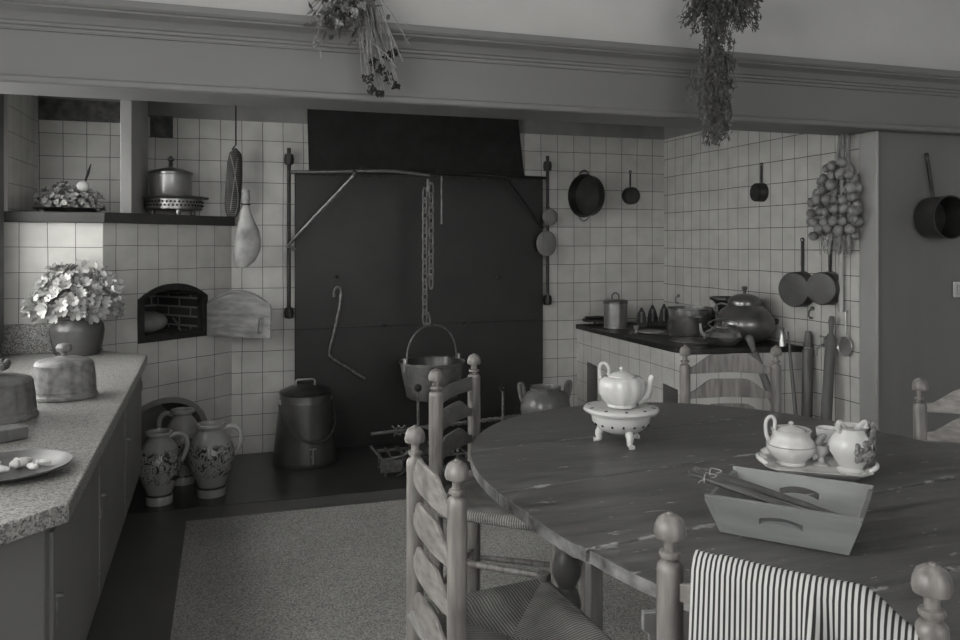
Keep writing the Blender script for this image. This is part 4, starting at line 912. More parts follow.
# hanging kettle
kt = atY(432, 361, Yc); kd = depth(kt)/F; kr = 32.5*kd; kz0 = atY(432, 401, Yc-.1).z
ktl = thing('hanging_kettle', 'wide copper kettle hanging by its bail from the chain', 'kettle', (kt.x, kt.y, kz0)); kh = kt.z-kz0
bm = nb(); lathe(bm, [(0, 0), (kr*.7, 0), (kr*.78, .01), (kr*.92, kh*.6), (kr*.97, kh-.012), (kr*1.02, kh-.008), (kr*1.02, kh+.002), (kr*.96, kh)], 44); obj('body', bm, M['kettle_metal'], ktl)
bm = nb(); lathe(bm, [(kr*.96, kh), (kr*.94, kh-.01), (kr*.9, kh*.6), (kr*.76, .02), (0, .015)], 44); obj('dark_inside', bm, M['pan_dark'], ktl)  # inside surface takes the darker pan metal
bm = nb(); bh = atY(430, 325, Yc).z-kt.z; tube(bm, [Vector((math.cos(PI*i/20)*kr*.92, 0, kh+math.sin(PI*i/20)**.8*bh)) for i in range(21)], .0055, 8); obj('bail', bm, M['iron_lit'], ktl, rot=.35)
for s in (-1, 1):
    bm = nb(); a = .35; x, y = s*kr*.99*math.cos(a), s*kr*.99*math.sin(a); bx(bm, -.015, .015, -.006, .006, kh-.05, kh+.03, T(x, y, 0) @ R(a+PI/2)); obj('bail_lug', bm, M['tin'], ktl, bevel=.003)
# weights on right post
for (px, py, rx, rz, lab) in ((550, 217, 8.3, 8.3, 'small round pale weight hung on the right crane post'), (546.5, 243.5, 11, 13, 'larger round pale weight below the small one on the right post')):
    q_ = atY(px, py, YB-.095); s = depth(q_)/F; bm = nb(); ball(bm, (0, 0, 0), 1, rx*s, .022, rz*s, 24); tube(bm, [(0, 0, rz*s*.9), (0, .02, rz*s+.03)], .003, 6)
    tag(obj('round_weight', bm, M['gate'], loc=tuple(q_)), lab, 'weight', 'round weights on the right post')
# poker hook on plate
pts = [atY(a, b_, YB-.055) for a, b_ in ((334, 297), (334.5, 290), (338, 287), (341, 290), (340.5, 300), (337.5, 318), (330, 350), (331, 357), (338, 362), (350, 369), (365, 379))]
bm = nb(); o0 = pts[0].copy(); sp_ = spline([p_-o0 for p_ in pts], 5); tube(bm, sp_, [.009]*18+[.011]*(len(sp_)-18), 8); tag(obj('fire_hook', bm, M['iron_lit'], loc=tuple(o0)), 'bent iron fire hook hanging on the black hearth plate', 'fire hook')
# andirons, twisted spit, log grate
YA = 4.42
sp0 = atY(371, 434, YA); sp1 = atY(545, 413, YA+.12)
spt = thing('twisted_spit', 'long twisted iron spit lying over the andirons', 'spit', tuple(sp0))
bm = nb(); dv_ = sp1-sp0
for s in (0, PI):
    tube(bm, [dv_*(.18+.72*i/70)+Vector((0, math.cos(i*.9+s)*.007, math.sin(i*.9+s)*.007)) for i in range(71)], .007, 6)
obj('twisted_bar', bm, M['chain'], spt)
bm = nb(); tube(bm, [(0, 0, 0), dv_*.2], .009, 8); obj('spit_handle', bm, M['chain'], spt); bm = nb(); tube(bm, [dv_*.88, dv_], .007, 8); obj('spit_tip', bm, M['chain'], spt)
bm = nb()
for u_ in (.13, .16): c_ = dv_*u_; tube(bm, spline([c_+Vector((-.02, 0, .03)), c_+Vector((0, 0, .012)), c_+Vector((.022, 0, .028))]), .005, 6); tube(bm, spline([c_+Vector((-.01, 0, -.03)), c_+Vector((0, 0, -.012)), c_+Vector((.03, 0, -.024))]), .005, 6)
obj('spit_prongs', bm, M['iron_lit'], spt)
def scroll(bm, c, r, turns, d=1, th_=.006, Yo=0):
    pts = []
    for i in range(int(turns*14)+1):
        a = i/14*2*PI; rr_ = r*(1-.8*i/(turns*14)); pts.append((c[0]+d*rr_*math.cos(a+PI/2), c[1]+Yo, c[2]+rr_*math.sin(a+PI/2)))
    tube(bm, pts, th_, 6)
for px, lab in ((418, 'iron andiron with tall knobbed rod and scroll feet near the left chairs'), (503, 'iron andiron with scroll feet partly hidden behind the chair slats')):
    b0 = atY(px, 462, YA-.05); b0.z = 0; t = thing('andiron', lab, 'andiron', tuple(b0), 0, 'pair of andirons')
    top_ = atY(px, 388, YA-.05).z
    bm = nb(); tube(bm, [(0, 0, .1), (0, 0, top_)], .008, 8); obj('upright', bm, M['iron_lit'], t)
    bm = nb(); ball(bm, (0, 0, top_), .022); obj('knob', bm, M['iron'], t)
    bm = nb()
    scroll(bm, (-.055, 0, .075), .055, 1.6, -1, .008); scroll(bm, (.055, 0, .075), .055, 1.6, 1, .008); scroll(bm, (-.03, 0, .175), .04, 1.4, -1); scroll(bm, (.03, 0, .175), .04, 1.4, 1); tube(bm, [(-.055, 0, .13), (.055, 0, .13)], .008, 8)
    tube(bm, spline([(-.12, 0, .008), (-.08, 0, .03), (-.02, 0, .12)]), .008, 8); tube(bm, spline([(.12, 0, .008), (.08, 0, .03), (.02, 0, .12)]), .008, 8); obj('scroll_foot', bm, M['iron_mid'], t)
    bm = nb(); bx(bm, -.012, .012, 0, .42, .11, .13); bx(bm, -.012, .012, .39, .42, 0, .11); obj('log_bar', bm, M['iron'], t)
g0 = atY(384, 462, YA-.04); g0.z = 0
gr = thing('fire_grate', 'low iron grate with a slanting side bar on the hearth floor', 'grate', tuple(g0))
bm = nb(); bx(bm, -.02, .1, -.02, .0, .03, .1); bx(bm, 0, .5, 0, .02, .09, .105); bx(bm, 0, .5, .2, .22, .09, .105)
for k in range(7): bx(bm, .04+k*.07, .052+k*.07, 0, .22, .106, .116)
for (x, y) in ((.01, .01), (.48, .01), (.01, .2), (.48, .2)): bx(bm, x-.008, x+.008, y-.008, y+.008, 0, .09)
obj('bars', bm, M['iron_lit'], gr, bevel=.002)
bm = nb(); tube(bm, [(-.075, 0, .18), (-.01, -.005, .1), (.1, -.01, .115), (.19, 0, .16)], .008, 8); obj('side_bar', bm, M['iron_lit'], gr)
# copper boiler
q_ = atH(307, 466, 0); q_.y += .1; bk = 1
bl = thing('lidded_can', 'tall tapered copper can with lid, bail and spigot on the hearth floor', 'can', (q_.x, q_.y, .003))
sb = depth((q_.x, q_.y))/F; r0_, r1_ = 32*sb, 24.5*sb; Hb = 70*sb
bm = nb(); lathe(bm, [(0, .012), (r0_*.93, .012), (r0_*.94, 0), (r0_*.97, 0), (r0_, .02), (r0_*.99, .03), (r1_*1.04, Hb*.86), (r1_*1.05, Hb*.865), (r1_*1.04, Hb*.88), (r1_, Hb), (0, Hb)], 48); obj('body', bm, M['boiler'], bl)
bm = nb(); lathe(bm, [(r1_*1.03, Hb-.012), (r1_*1.05, Hb), (r1_*1.0, Hb+.008), (r1_*.6, Hb+.03), (r1_*.2, Hb+.036), (0, Hb+.036)], 40); ld = obj('lid', bm, M['pan_dark'], bl)
bm = nb(); tube(bm, [(-.055, 0, Hb+.015), (-.055, 0, Hb+.062), (-.045, 0, Hb+.07), (.045, 0, Hb+.07), (.055, 0, Hb+.062), (.055, 0, Hb+.015)], .006, 8); obj('lid_handle', bm, M['tin'], ld)
bm = nb(); pts = []
for i in range(17):
    a = PI*i/16; pts.append((-math.cos(a)*(r1_*1.09+.018*math.sin(a)), -math.sin(a)*(r0_*1.05), Hb*.86-math.sin(a)*Hb*.5))
tube(bm, pts, .008, 8); obj('bail', bm, M['boiler'], bl, rot=.25)
for s in (-1, 1): bm = nb(); ball(bm, (s*r1_*1.07, 0, Hb*.86), .016, .7, 1, 1.4, 10); o = obj('bail_lug', bm, M['tin'], bl, rot=.25)
bm = nb(); tube(bm, [(0, -r0_*.95, .07), (0, -r0_*1.15, .07)], .009, 8); tube(bm, [(0, -r0_*1.13, .12), (0, -r0_*1.13, .035)], .007, 8); tube(bm, [(-.02, -r0_*1.13, .12), (.02, -r0_*1.13, .12)], .005, 6); obj('spigot', bm, M['tin'], bl, rot=.1)

# --- painted stoneware jugs
def jug(label, px, py, H, r, ang=-.1, col='jug', neck=.55, group='painted stoneware jugs beside the cabinet'):
    q = atH(px, py, 0); q.y += r*.7
    t = thing('stoneware_jug', label, 'jug', (q.x, q.y, .003), ang, group); s = H/.37
    pf = [(0, .01), (r*.55, .005), (r*.6, 0), (r*.62, .04*s), (r*.56, .05*s), (r*.66, .08*s), (r*.88, .13*s), (r*.99, .18*s), (r, .215*s), (r*.94, .25*s), (r*.78, .29*s), (r*.6, .318*s), (r*neck*.82, .335*s), (r*neck*.82, .342*s), (r*(neck+.06), .352*s), (r*(neck+.08), .360*s), (r*(neck+.06), .368*s), (r*(neck-.06), .368*s), (r*(neck-.12), .34*s), (r*.5, .3*s), (0, .28*s)]
    bm = nb(); lathe(bm, pf, 40); obj('body', bm, M[col], t)
    bm = nb(); tube(bm, spline([(r*neck*.8, 0, .335*s), (r*.85, 0, .348*s), (r*1.2, 0, .325*s), (r*1.26, 0, .27*s), (r*1.05, 0, .215*s), (r*.96, 0, .205*s)], 6), .0095*s, 12, flat=1.3); obj('handle', bm, M['stone'] if col != 'jug' else M['jug_handle'], t)
    return t
M['jug_handle'] = mat('jug_handle_glaze', .32, .28, var=.08)
jug('pale stoneware jug with dark painted bird scrolls standing free on the hearth floor', 211, 500, .37, .118)
jug('painted stoneware jug half hidden behind the corner of the cabinet', 158, 508, .36, .105, .15)
jug('stoneware jug with dark painting standing back inside the niche', 182, 487, .40, .10, PI-.3)
# big two-handled pot behind the table
q_ = atD(545, 470, 4.55); pz = atD(545, 387, 4.55).z
pt = thing('two_handled_pot', 'grey glazed stoneware pot with two upright ears behind the table', 'pot', (q_.x, q_.y, .003))
s = 4.55/F; rp = 25.5*s
bm = nb(); lathe(bm, [(0, 0), (rp*.6, 0), (rp*.62, .03), (rp*.8, .15), (rp*.96, pz*.6), (rp, pz*.76), (rp*.95, pz*.86), (rp*.78, pz*.93), (rp*.60, pz*.965), (rp*.64, pz), (rp*.58, pz), (rp*.54, pz*.95), (rp*.8, pz*.7), (0, pz*.3)], 40); obj('body', bm, M['potglaze'], pt)
for sg in (-1, 1):
    bm = nb(); tube(bm, spline([(sg*rp*.92, 0, pz*.84), (sg*rp*1.02, 0, pz*.95), (sg*rp*1.04, 0, pz*1.035), (sg*rp*.92, 0, pz*1.035), (sg*rp*.86, 0, pz*.98), (sg*rp*.82, 0, pz*.90)], 5), .008, 10, flat=1.5); obj('ear_handle', bm, M['potglaze'], pt, rot=-.1)

# ---------------------------------------------------------------- stove things
def onS(px, py): return atH(px, py, TOPZ)
q_ = onS(615.5, 327.5); s = depth(q_)/F; r_ = 11.6*s; H_ = 28*s
cn = thing('tall_canister', 'tall brass canister with loop-handled lid on the stove', 'canister', (q_.x, q_.y, TOPZ))
bm = nb(); lathe(bm, [(0, 0), (r_, 0), (r_, H_*.92), (0, H_*.92)], 36); obj('body', bm, M['brassb'], cn)
bm = nb(); lathe(bm, [(r_*1.05, H_*.86), (r_*1.06, H_*.96), (r_*.9, H_), (0, H_*1.02)], 36); ld = obj('lid', bm, M['copper'], cn)
bm = nb(); tube(bm, spline([(-.024, 0, H_), (-.024, 0, H_+.03), (0, 0, H_+.045), (.024, 0, H_+.03), (.024, 0, H_)], 4), .005, 8); obj('lid_handle', bm, M['copper'], ld)
q_ = onS(590, 324); pt_ = thing('iron_stand', 'low dark iron stand left of the canister on the stove', 'stand', (q_.x+.03, q_.y-.02, TOPZ))
bm = nb(); tube(bm, [Vector((math.cos(i*PI/8)*.085, math.sin(i*PI/8)*.085, .03)) for i in range(16)], .008, 6, closed=True)
for k in range(4): tube(bm, [(-.085*math.cos(k*PI/4), -.085*math.sin(k*PI/4), .03), (.085*math.cos(k*PI/4), .085*math.sin(k*PI/4), .03)], .007, 6)
for k in range(3): a = 2*PI*k/3; tube(bm, [(math.cos(a)*.08, math.sin(a)*.08, 0), (math.cos(a)*.08, math.sin(a)*.08, .03)], .008, 6)
lathe(bm, [(0, .035), (.06, .037), (.075, .05), (.07, .052), (0, .042)], 20); obj('ring', bm, M['iron'], pt_)
def flat_iron(label, px, py, ptop):
    q = onS(px, py); s = depth(q)/F; H = (py-ptop)*s; t = thing('flat_iron', label, 'flat iron', (q.x, q.y, TOPZ), -.5, 'flat irons on the stove')
    w = .034; out = [(-w, 0), (w, 0), (w*1.02, H*.35), (w*.75, H*.68), (w*.25, H*.93), (0, H), (-w*.25, H*.93), (-w*.75, H*.68), (-w*1.02, H*.35)]
    bm = nb(); prism(bm, out, 0, .028, R(PI/2, 'X')); obj('sole', bm, M['iron'], t, bevel=.003)
    bm = nb(); tube(bm, [(0, -.028, H*.3), (0, -.07, H*.28), (0, -.07, H*.75), (0, -.028, H*.72)], .007, 8); obj('handle', bm, M['iron_lit'], t)
flat_iron('leftmost of three flat irons standing on end on the stove', 641.5, 327, 307); flat_iron('middle of three flat irons standing on end on the stove', 652.5, 326, 304); flat_iron('rightmost and largest of three flat irons standing on end', 664, 326, 303)
q_ = onS(636, 333); bm = nb(); lathe(bm, [(0, 0), (.014, 0), (.006, .008), (.006, .02), (.016, .028), (.018, .045), (0, .045)], 16); tag(obj('small_goblet', bm, M['tin'], loc=(q_.x, q_.y, TOPZ)), 'tiny bright metal cup near the stove front left of the pan', 'cup')
q_ = onS(650, 333); bm = nb(); lathe(bm, [(0, 0), (.05, 0), (.085, .008), (.085, .012), (0, .006)], 28); tag(obj('iron_tray', bm, M['tin'], loc=(q_.x, q_.y, TOPZ)), 'low flat metal dish before the flat irons', 'dish')
q_ = onS(691, 335); s = depth(q_)/F; r_ = 23.5*s; H_ = 27*s
pn = thing('wide_stock_pot', 'wide brass stock pot on the stove left of the kettles', 'pot', (q_.x, q_.y, TOPZ))
bm = nb(); lathe(bm, [(0, 0), (r_*.97, 0), (r_, .006), (r_, H_-.004), (r_*1.03, H_), (r_*1.03, H_+.004), (r_*.97, H_+.002), (r_*.96, .01), (0, .008)], 44); obj('body', bm, M['brass'], pn)
bm = nb(); tube(bm, spline([(-.03, -r_, H_*.75), (-.03, -r_-.03, H_*.75), (.03, -r_-.03, H_*.75), (.03, -r_, H_*.75)], 4), .006, 8); tube(bm, spline([(-.03, r_, H_*.75), (-.03, r_+.03, H_*.75), (.03, r_+.03, H_*.75), (.03, r_, H_*.75)], 4), .006, 8); obj('loop_handles', bm, M['brass'], pn, rot=-.4)
q_ = onS(744.5, 341); s = depth(q_)/F; r_ = 29*s; H_ = 36*s
kk = thing('large_kettle', 'big round copper kettle with domed lid and finial on the stove', 'kettle', (q_.x, q_.y, TOPZ))
bm = nb(); lathe(bm, [(0, 0), (r_*.6, 0), (r_*.85, H_*.15), (r_, H_*.42), (r_*.98, H_*.6), (r_*.8, H_*.85), (r_*.6, H_*.97), (r_*.54, H_), (r_*.54, H_+.012), (0, H_+.012)], 44); obj('body', bm, M['copper'], kk)
bm = nb(); lathe(bm, [(r_*.56, H_+.008), (r_*.56, H_+.022), (r_*.48, H_+.045), (r_*.25, H_+.062), (.01, H_+.066), (.007, H_+.078), (.012, H_+.086), (.018, H_+.1), (.012, H_+.108), (0, H_+.108)], 36); obj('lid', bm, M['copper'], kk)
bm = nb(); tube(bm, spline([(r_*.85, 0, H_*.45), (r_*1.2, 0, H_*.55), (r_*1.3, 0, H_*.3), (r_*1.22, 0, .05)], 5), [.022, .02, .019, .018, .017, .016, .015, .014, .013, .012, .012, .011, .011, .011, .011, .011][:16], 10); obj('spout', bm, M['pan_dark'], kk, rot=-.3)
bm = nb(); tube(bm, spline([(-r_*.9, 0, H_*.7), (-r_*1.05, 0, H_*.9), (-r_*.85, 0, H_*1.05), (-r_*.55, 0, H_)], 5), .006, 8); obj('side_handle', bm, M['copper'], kk, rot=-.3)
q_ = onS(723, 345); s = depth(q_)/F; r_ = 19*s; H_ = 18*s
kk = thing('small_kettle', 'small squat copper kettle in front of the big one', 'kettle', (q_.x, q_.y, TOPZ))
bm = nb(); lathe(bm, [(0, 0), (r_*.6, 0), (r_*.9, H_*.25), (r_, H_*.5), (r_*.9, H_*.75), (r_*.5, H_*.98), (r_*.5, H_*1.05), (r_*.3, H_*1.15), (.008, H_*1.2), (.012, H_*1.32), (0, H_*1.38)], 36); obj('body', bm, M['brass'], kk)
bm = nb(); tube(bm, spline([(-r_*.8, 0, H_*.4), (-r_*1.15, 0, H_*.7), (-r_*1.25, 0, H_*1.2)], 5), [.014-.0008*i for i in range(11)], 8); obj('spout', bm, M['tin'], kk, rot=-.2)
bm = nb(); tube(bm, spline([(-r_*.55, 0, H_*.95), (-r_*.8, 0, H_*1.25), (0, 0, H_*1.5), (r_*.8, 0, H_*1.25), (r_*.75, 0, H_*.9)], 6), .0032, 8); obj('bail', bm, M['copper'], kk, rot=-.2)
q_ = atD(738, 330, 5.0); bm = nb(); lathe(bm, [(0, 0), (.045, 0), (.05, .17), (.08, .215), (.10, .22), (.10, .237), (.09, .237), (.045, .19), (0, .18)], 36)
tag(obj('fluted_pan', bm, M['pan_dark'], loc=(2.915, 4.19, TOPZ)), 'dark footed pan with ribbed rim behind the big kettle', 'pan')
q_ = onS(782, 346); bm = nb(); lathe(bm, [(0, 0), (.022, 0), (.02, .03), (.012, .05), (.012, .09), (.016, .1), (0, .105)], 18); tag(obj('metal_flask', bm, M['tin'], loc=(q_.x, q_.y, TOPZ)), 'slim metal flask at the right end of the stove', 'flask')

# ---------------------------------------------------------------- hanging pans
def hang_pan(name, label, c, axis, r, d, hl, mo, mi, handle_tilt=0, opening=True, hr=.008, att=.8, top=None, cat='pan', hm=None, group=None):
    """c: wall point at pan centre; axis: unit vector out of the wall"""
    ax_ = Vector(axis).normalized(); t = thing(name, label, cat, tuple(c), 0, group)
    q = ax_.to_track_quat('Z', 'Y').to_matrix().to_4x4()
    if opening:
        pf = [(0, .004), (r*.9, .004), (r*.97, .012), (r, d), (r*1.03, d+.002), (r*1.03, d+.005), (r*.97, d+.004), (r*.93, .014), (0, .008)]
        bm = nb(); lathe(bm, pf, 36, q); obj('bowl', bm, mi, t)
    else:
        pf = [(r*.95, .004), (r*1.02, .003), (r*1.02, .008), (r, .01), (r*.99, d*.92), (r*.93, d), (0, d+.002)]
        bm = nb(); lathe(bm, pf, 36, q); lathe(bm, [(r*.95, .004), (0, .004)], 24, q); obj('bowl', bm, mi, t)
    if hl:
        bm = nb(); p0 = Vector((0, 0, r*.9))+ax_*(d*att if opening else .012); p1 = Vector((handle_tilt, 0, r+hl))+ax_*.012
        tube(bm, [p0, p0.lerp(p1, .3), p1], [hr*.7, hr, hr*.9], 8, flat=.9); ring = [p1+Vector((0, 0, .01+.01*math.sin(i*PI/4)))+ax_.cross(Vector((0, 0, 1)))*.01*math.cos(i*PI/4) for i in range(8)]; tube(bm, ring, .003, 6, closed=True)
        tube(bm, [p1+Vector((0, 0, .014)), p1+Vector((0, 0, .014))-ax_*.0115], .003, 6); obj('handle', bm, hm or mo, t)
    return t
def wall_pan(px, py, wallf, rpx, dpx, *a): pass
# back wall
q_ = atY(591, 196, YB-.125); s = depth(q_)/F
t = hang_pan('preserving_pan', 'large oval-looking brass pan with two ring handles on the tiled back wall', q_, (-.95, -.36, 0), 21*s, .07, 0, M['pan_cu'], M['pan_cu'], cat='pan')
for sg in (-1, 1):
    bm = nb(); rr_ = 21*s; pts = [Vector((-.95, -.36, 0))*.068+Vector((.36, -.95, 0))*math.cos(PI*i/10)*.042+Vector((0, 0, sg*(rr_*.98+math.sin(PI*i/10)*.03))) for i in range(11)]; tube(bm, pts, .006, 8); obj('ring_handle', bm, M['copper'], t)
q_ = atY(629.5, 196, YB-.001); s = depth(q_)/F
hang_pan('small_skillet', 'small copper skillet hanging next to the corner on the back wall', q_, (0, -1, 0), 8.6*s, .05, .1, M['pan_cu'], M['pan_cu'], opening=False, hr=.007)
# right wall
def rw(px, py): return atX(px, py, XR-.001)
q_ = rw(763, 192.5); s = depth(q_)/F
hang_pan('small_saucepan', 'smallest dark saucepan high on the right tile wall', q_, (-1, -.0, 0), 9.3*s, .055, .10, M['iron'], M['pan_dark'], opening=False, hr=.008)
q_ = rw(803.5, 289); s = depth(q_)/F
hang_pan('copper_saucepan', 'dark copper saucepan hanging left of its twin above the tap', q_, (-1, -.35, 0), 17.5*s, .10, .165, M['iron'], M['pan_cu'], opening=False, hr=.009)
q_ = rw(831, 288); s = depth(q_)/F
hang_pan('copper_saucepan', 'dark copper saucepan hanging right of its twin beneath the onions', q_, (-1, -.35, 0), 16.5*s, .10, .15, M['iron'], M['pan_cu'], opening=False, hr=.009)
q_ = atY(928, 218, 3.158); s = depth(q_)/F
hang_pan('black_saucepan', 'black saucepan hanging on the dark grey wall at right', q_, (0, -1, 0), 21*s, .13, .20, M['iron'], M['pan_dark'], handle_tilt=-.02, hr=.010, att=.25)
a_ = atY(952.5, 282, 3.158); b2 = atY(964, 297, 3.158)
lsw = thing('light_switch', 'pale square light switch on the dark grey wall', 'switch', (a_.x, 3.158, b2.z))
bm = nb(); bx(bm, 0, .07, -.009, .001, 0, a_.z-b2.z); obj('plate', bm, M['switch'], lsw, bevel=.003); bm = nb(); bx(bm, .018, .052, -.014, -.009, .012, a_.z-b2.z-.012); obj('rocker', bm, M['pipe'], lsw, bevel=.002)
# small wall hooks
for px, py in ((679, 300), (813, 314)):
    q_ = rw(px, py); bm = nb(); tube(bm, spline([(0, 0, .03), (-.02, 0, .02), (-.03, 0, 0), (-.02, 0, -.02), (-.004, 0, -.02)]), .005, 8); ball(bm, (-.004, 0, .03), .012)
    tag(obj('wall_hook', bm, M['iron_lit'], loc=tuple(q_)), 'small iron wall hook %s' % ('above the stock pot' if px < 700 else 'below the twin saucepans'), 'hook')
# pipe
a_ = rw(845, 140); b2 = rw(845, 312); bm = nb(); tube(bm, [(0, 0, 0), (0, 0, a_.z-b2.z)], .012, 10); tag(obj('wall_pipe', bm, M['pipe'], loc=(a_.x-.025, a_.y, b2.z)), 'thin pale pipe running up the right tile wall', 'pipe')
# tap
q_ = rw(830, 350); tpv = thing('brass_tap', 'small brass water tap on the tiles between the wooden tools', 'tap', tuple(q_)); tpv.scale = (.62, .9, .9)
bm = nb(); tube(bm, [(0, 0, .03), (-.06, 0, .03)], .009, 10); tube(bm, spline([(-.06, 0, .03), (-.085, .01, .025), (-.10, .03, .0), (-.10, .035, -.035)]), .0085, 10); tube(bm, [(-.06, 0, .02), (-.06, 0, .075)], .007, 8); obj('spout', bm, M['brassb'], tpv)
bm = nb(); tube(bm, [(-.06, -.03, .078), (-.06, .03, .078)], .005, 8); ball(bm, (-.06, -.03, .078), .008); ball(bm, (-.06, .03, .078), .008); obj('tap_handle', bm, M['brassb'], tpv)
# spoon/skimmer hanging
a_ = rw(848, 312); q_ = rw(848, 346); s = depth(q_)/F
lad = thing('skimmer', 'flat round skimmer hanging at the right end of the tiles', 'skimmer', (q_.x, q_.y, q_.z))
bm = nb(); lathe(bm, [(0, .002), (.048, .004), (.052, .01), (.050, .014), (.044, .008), (0, .006)], 30, T(-.012, 0, 0) @ R(-PI/2, 'Y')); obj('disc', bm, M['tin'], lad)
bm = nb(); tube(bm, [(-.015, 0, .06), (-.015, 0, a_.z-q_.z)], .005, 8); tube(bm, [(-.015, 0, a_.z-q_.z), (0, 0, a_.z-q_.z+.005)], .004, 6); obj('handle', bm, M['tin'], lad)
# leaning tools: (top px,py, depth offset from wall, base px)
def tool(name, label, top, basep, prof, m, cat):
    """lathe along the line base->top; prof as (r, fraction)"""
    t0_, t1_ = Vector(basep), Vector(top); d = t1_-t0_; L = d.length; q = d.to_track_quat('Z', 'Y').to_matrix().to_4x4()
    t = thing(name, label, cat, tuple(t0_)); return t, L, q
def lean(name, label, px, py, pxb, off, yb_out, prof_shaft, prof_head, m1, m2, cat):
    top = atX(px, py, XR-off); dr = ray(pxb, 420); X_ = XR-yb_out; base = O+dr*(X_/dr.x); base.z = .0
    t, L, q = tool(name, label, top, base, None, None, cat)
    q = T(0, 0, .012) @ q
    bm = nb(); lathe(bm, [(r_, f_*L) for r_, f_ in prof_shaft], 16, q); obj('shaft', bm, m1, t)
    if prof_head: bm = nb(); lathe(bm, [(r_, L-f_) for r_, f_ in prof_head], 16, q); obj('grip', bm, m2, t)
    return t
lean('wooden_pestle', 'long turned wooden pestle leaning on the tiles right of the tap', 832, 318, 822, .04, .12, [(0, 0), (.028, .0), (.03, .02), (.026, .8), (.024, .84)], [(0, 0), (.012, .004), (.017, .03), (.012, .07), (.011, .09), (.024, .11), (.03, .13), (.031, .15), (.026, .17)][::-1], M['wood'], M['wood'], 'pestle')
lean('wooden_beater', 'flat-topped wooden beater leaning on the tiles left of the tap', 808, 333, 806, .035, .1, [(0, 0), (.028, 0), (.028, .87), (.024, .885)], [(0, 0), (.014, .003), (.018, .03), (.02, .06), (.027, .09)][::-1], M['wood'], M['wood'], 'beater')
lean('thin_stick', 'thin dark stick leaning beside the stove', 788, 334, 803, .12, .2, [(0, 0), (.014, 0), (.009, .8), (.004, 1)], None, M['wood'], M['wood'], 'stick')
tp_ = atD(748, 335, 4.30); bs = atD(765, 380, 4.25)
bm = nb(); d = tp_-bs; q = d.to_track_quat('Z', 'Y').to_matrix().to_4x4(); L = d.length
bs2 = tp_-d*((tp_.z-.012)/d.z); L = (tp_-bs2).length
pd = thing('bellows_handle', 'dark wooden baton leaning against the stove front', 'baton', tuple(bs2))
bm = nb(); lathe(bm, [(0, 0), (.018, 0), (.02, L-.13), (.02, L-.1), (.012, L-.09), (.018, L-.05), (.022, L-.02), (.014, L-.002), (0, L)], 16, q); obj('shaft', bm, M['wood'], pd)

# ---------------------------------------------------------------- onion braid on the right wall
random.seed(11)
def Aw(px, py, off=.06): return atX(px, py, XR-off)
top = Aw(843, 131); bt = Aw(840, 250)
ob = thing('onion_braid', 'thick braid of onions hanging on the right tile wall', 'onions', tuple(top))
bm = nb()
for dx in (0, .02, -.02): tube(bm, spline([(-.0, 0, .3), (0, dx, 0), (.0, dx*1.6, -.12), (-.01, dx*2.5, -.4), (-.01, dx*3.5+.02, bt.z-top.z-.02)]), .009, 8)
obj('twisted_stalks', bm, M['straw'], ob)
rows_ = [(168, 827, 848, 3), (180, 820, 853, 5), (191, 817, 855, 5), (202, 813, 856, 6), (213, 811, 857, 6), (224, 811, 857, 6), (234, 813, 855, 5)]
me_o = None; cnt = 0
bmo = nb(); lathe(bmo, [(0, -.026), (.012, -.025), (.023, -.016), (.028, 0), (.024, .014), (.012, .023), (.004, .027), (.002, .034), (0, .035)], 14)
mo_ = obj('onion', bmo, M['onion'], ob); first = True
for (py, x0, x1, n) in rows_:
    for i in range(n):
        for layer in ((.045, 0), (.09, .5)):
            f = (i+layer[1])/(n-1); 
            if f > 1: continue
            if layer[1] and (f < .05 or random.random() < .12): continue
            p_ = Aw(x0+(x1-x0)*f+random.uniform(-1, 1), py+random.uniform(-3, 3)-(4 if layer[1] else 0), layer[0]+random.uniform(-.01, .01))
            o = mo_ if first else bpy.data.objects.new('onion', mo_.data)
            if not first: C.objects.link(o); o.parent = ob
            first = False; o.location = p_-top; o.rotation_euler = (random.uniform(-1, 1), random.uniform(-.9, .6), random.uniform(0, 6)); s = random.uniform(.85, 1.12); o.scale = (s, s, s*.95)
bm = nb()
for k in range(60):
    a = Aw(random.uniform(820, 850), random.uniform(228, 240), .06)-top; e_ = a+Vector((random.uniform(-.02, .02), random.uniform(-.04, .04), -random.uniform(.03, .11)))
    tube(bm, [a, a.lerp(e_, .5)+Vector((0, random.uniform(-.02, .02), 0)), e_], .0022, 4)
obj('loose_straw', bm, M['straw'], ob)

# ---------------------------------------------------------------- dried bunches in front of the beam
random.seed(5)
def P(px, py, z=3.02): return atD(px, py, z)
c0 = P(355, -30); db = thing('dried_flower_bunch', 'dried flower bunch with dark seed heads hanging before the beam, left of centre', 'dried flowers', tuple(c0))
bm = nb(); heads = []
HC = [(372, 62, 6), (368, 78, 6), (381, 70, 6), (389, 57, 6.5), (396, 52, 4), (372, 89, 6), (388, 78, 7), (396, 86, 4.5), (380, 94, 4.5)]
for (hx, hy, hr_) in HC:
    e_ = P(hx, hy, 3.0+random.uniform(-.05, .03))-c0; heads.append((e_, hr_*3.0/F))
    for k in range(6):
        q_ = e_+Vector([random.gauss(0, .011) for _ in range(3)]); s_ = Vector((random.uniform(-.02, .03), random.uniform(-.02, .02), random.uniform(0, .1)))
        tube(bm, [s_, s_.lerp(q_, .5)+Vector((random.uniform(-.012, .012), 0, 0)), q_], .0015, 4)
for k in range(34):
    tx = random.gauss(334, 12); ty = random.gauss(14, 11); e_ = P(tx, min(44, ty), 3.0+random.uniform(-.06, .03))-c0; s_ = Vector((random.uniform(-.03, .02), 0, random.uniform(0, .1)))
    tube(bm, [s_, s_.lerp(e_, .5)+Vector((random.uniform(-.01, .01), 0, 0)), e_], .0015, 4)
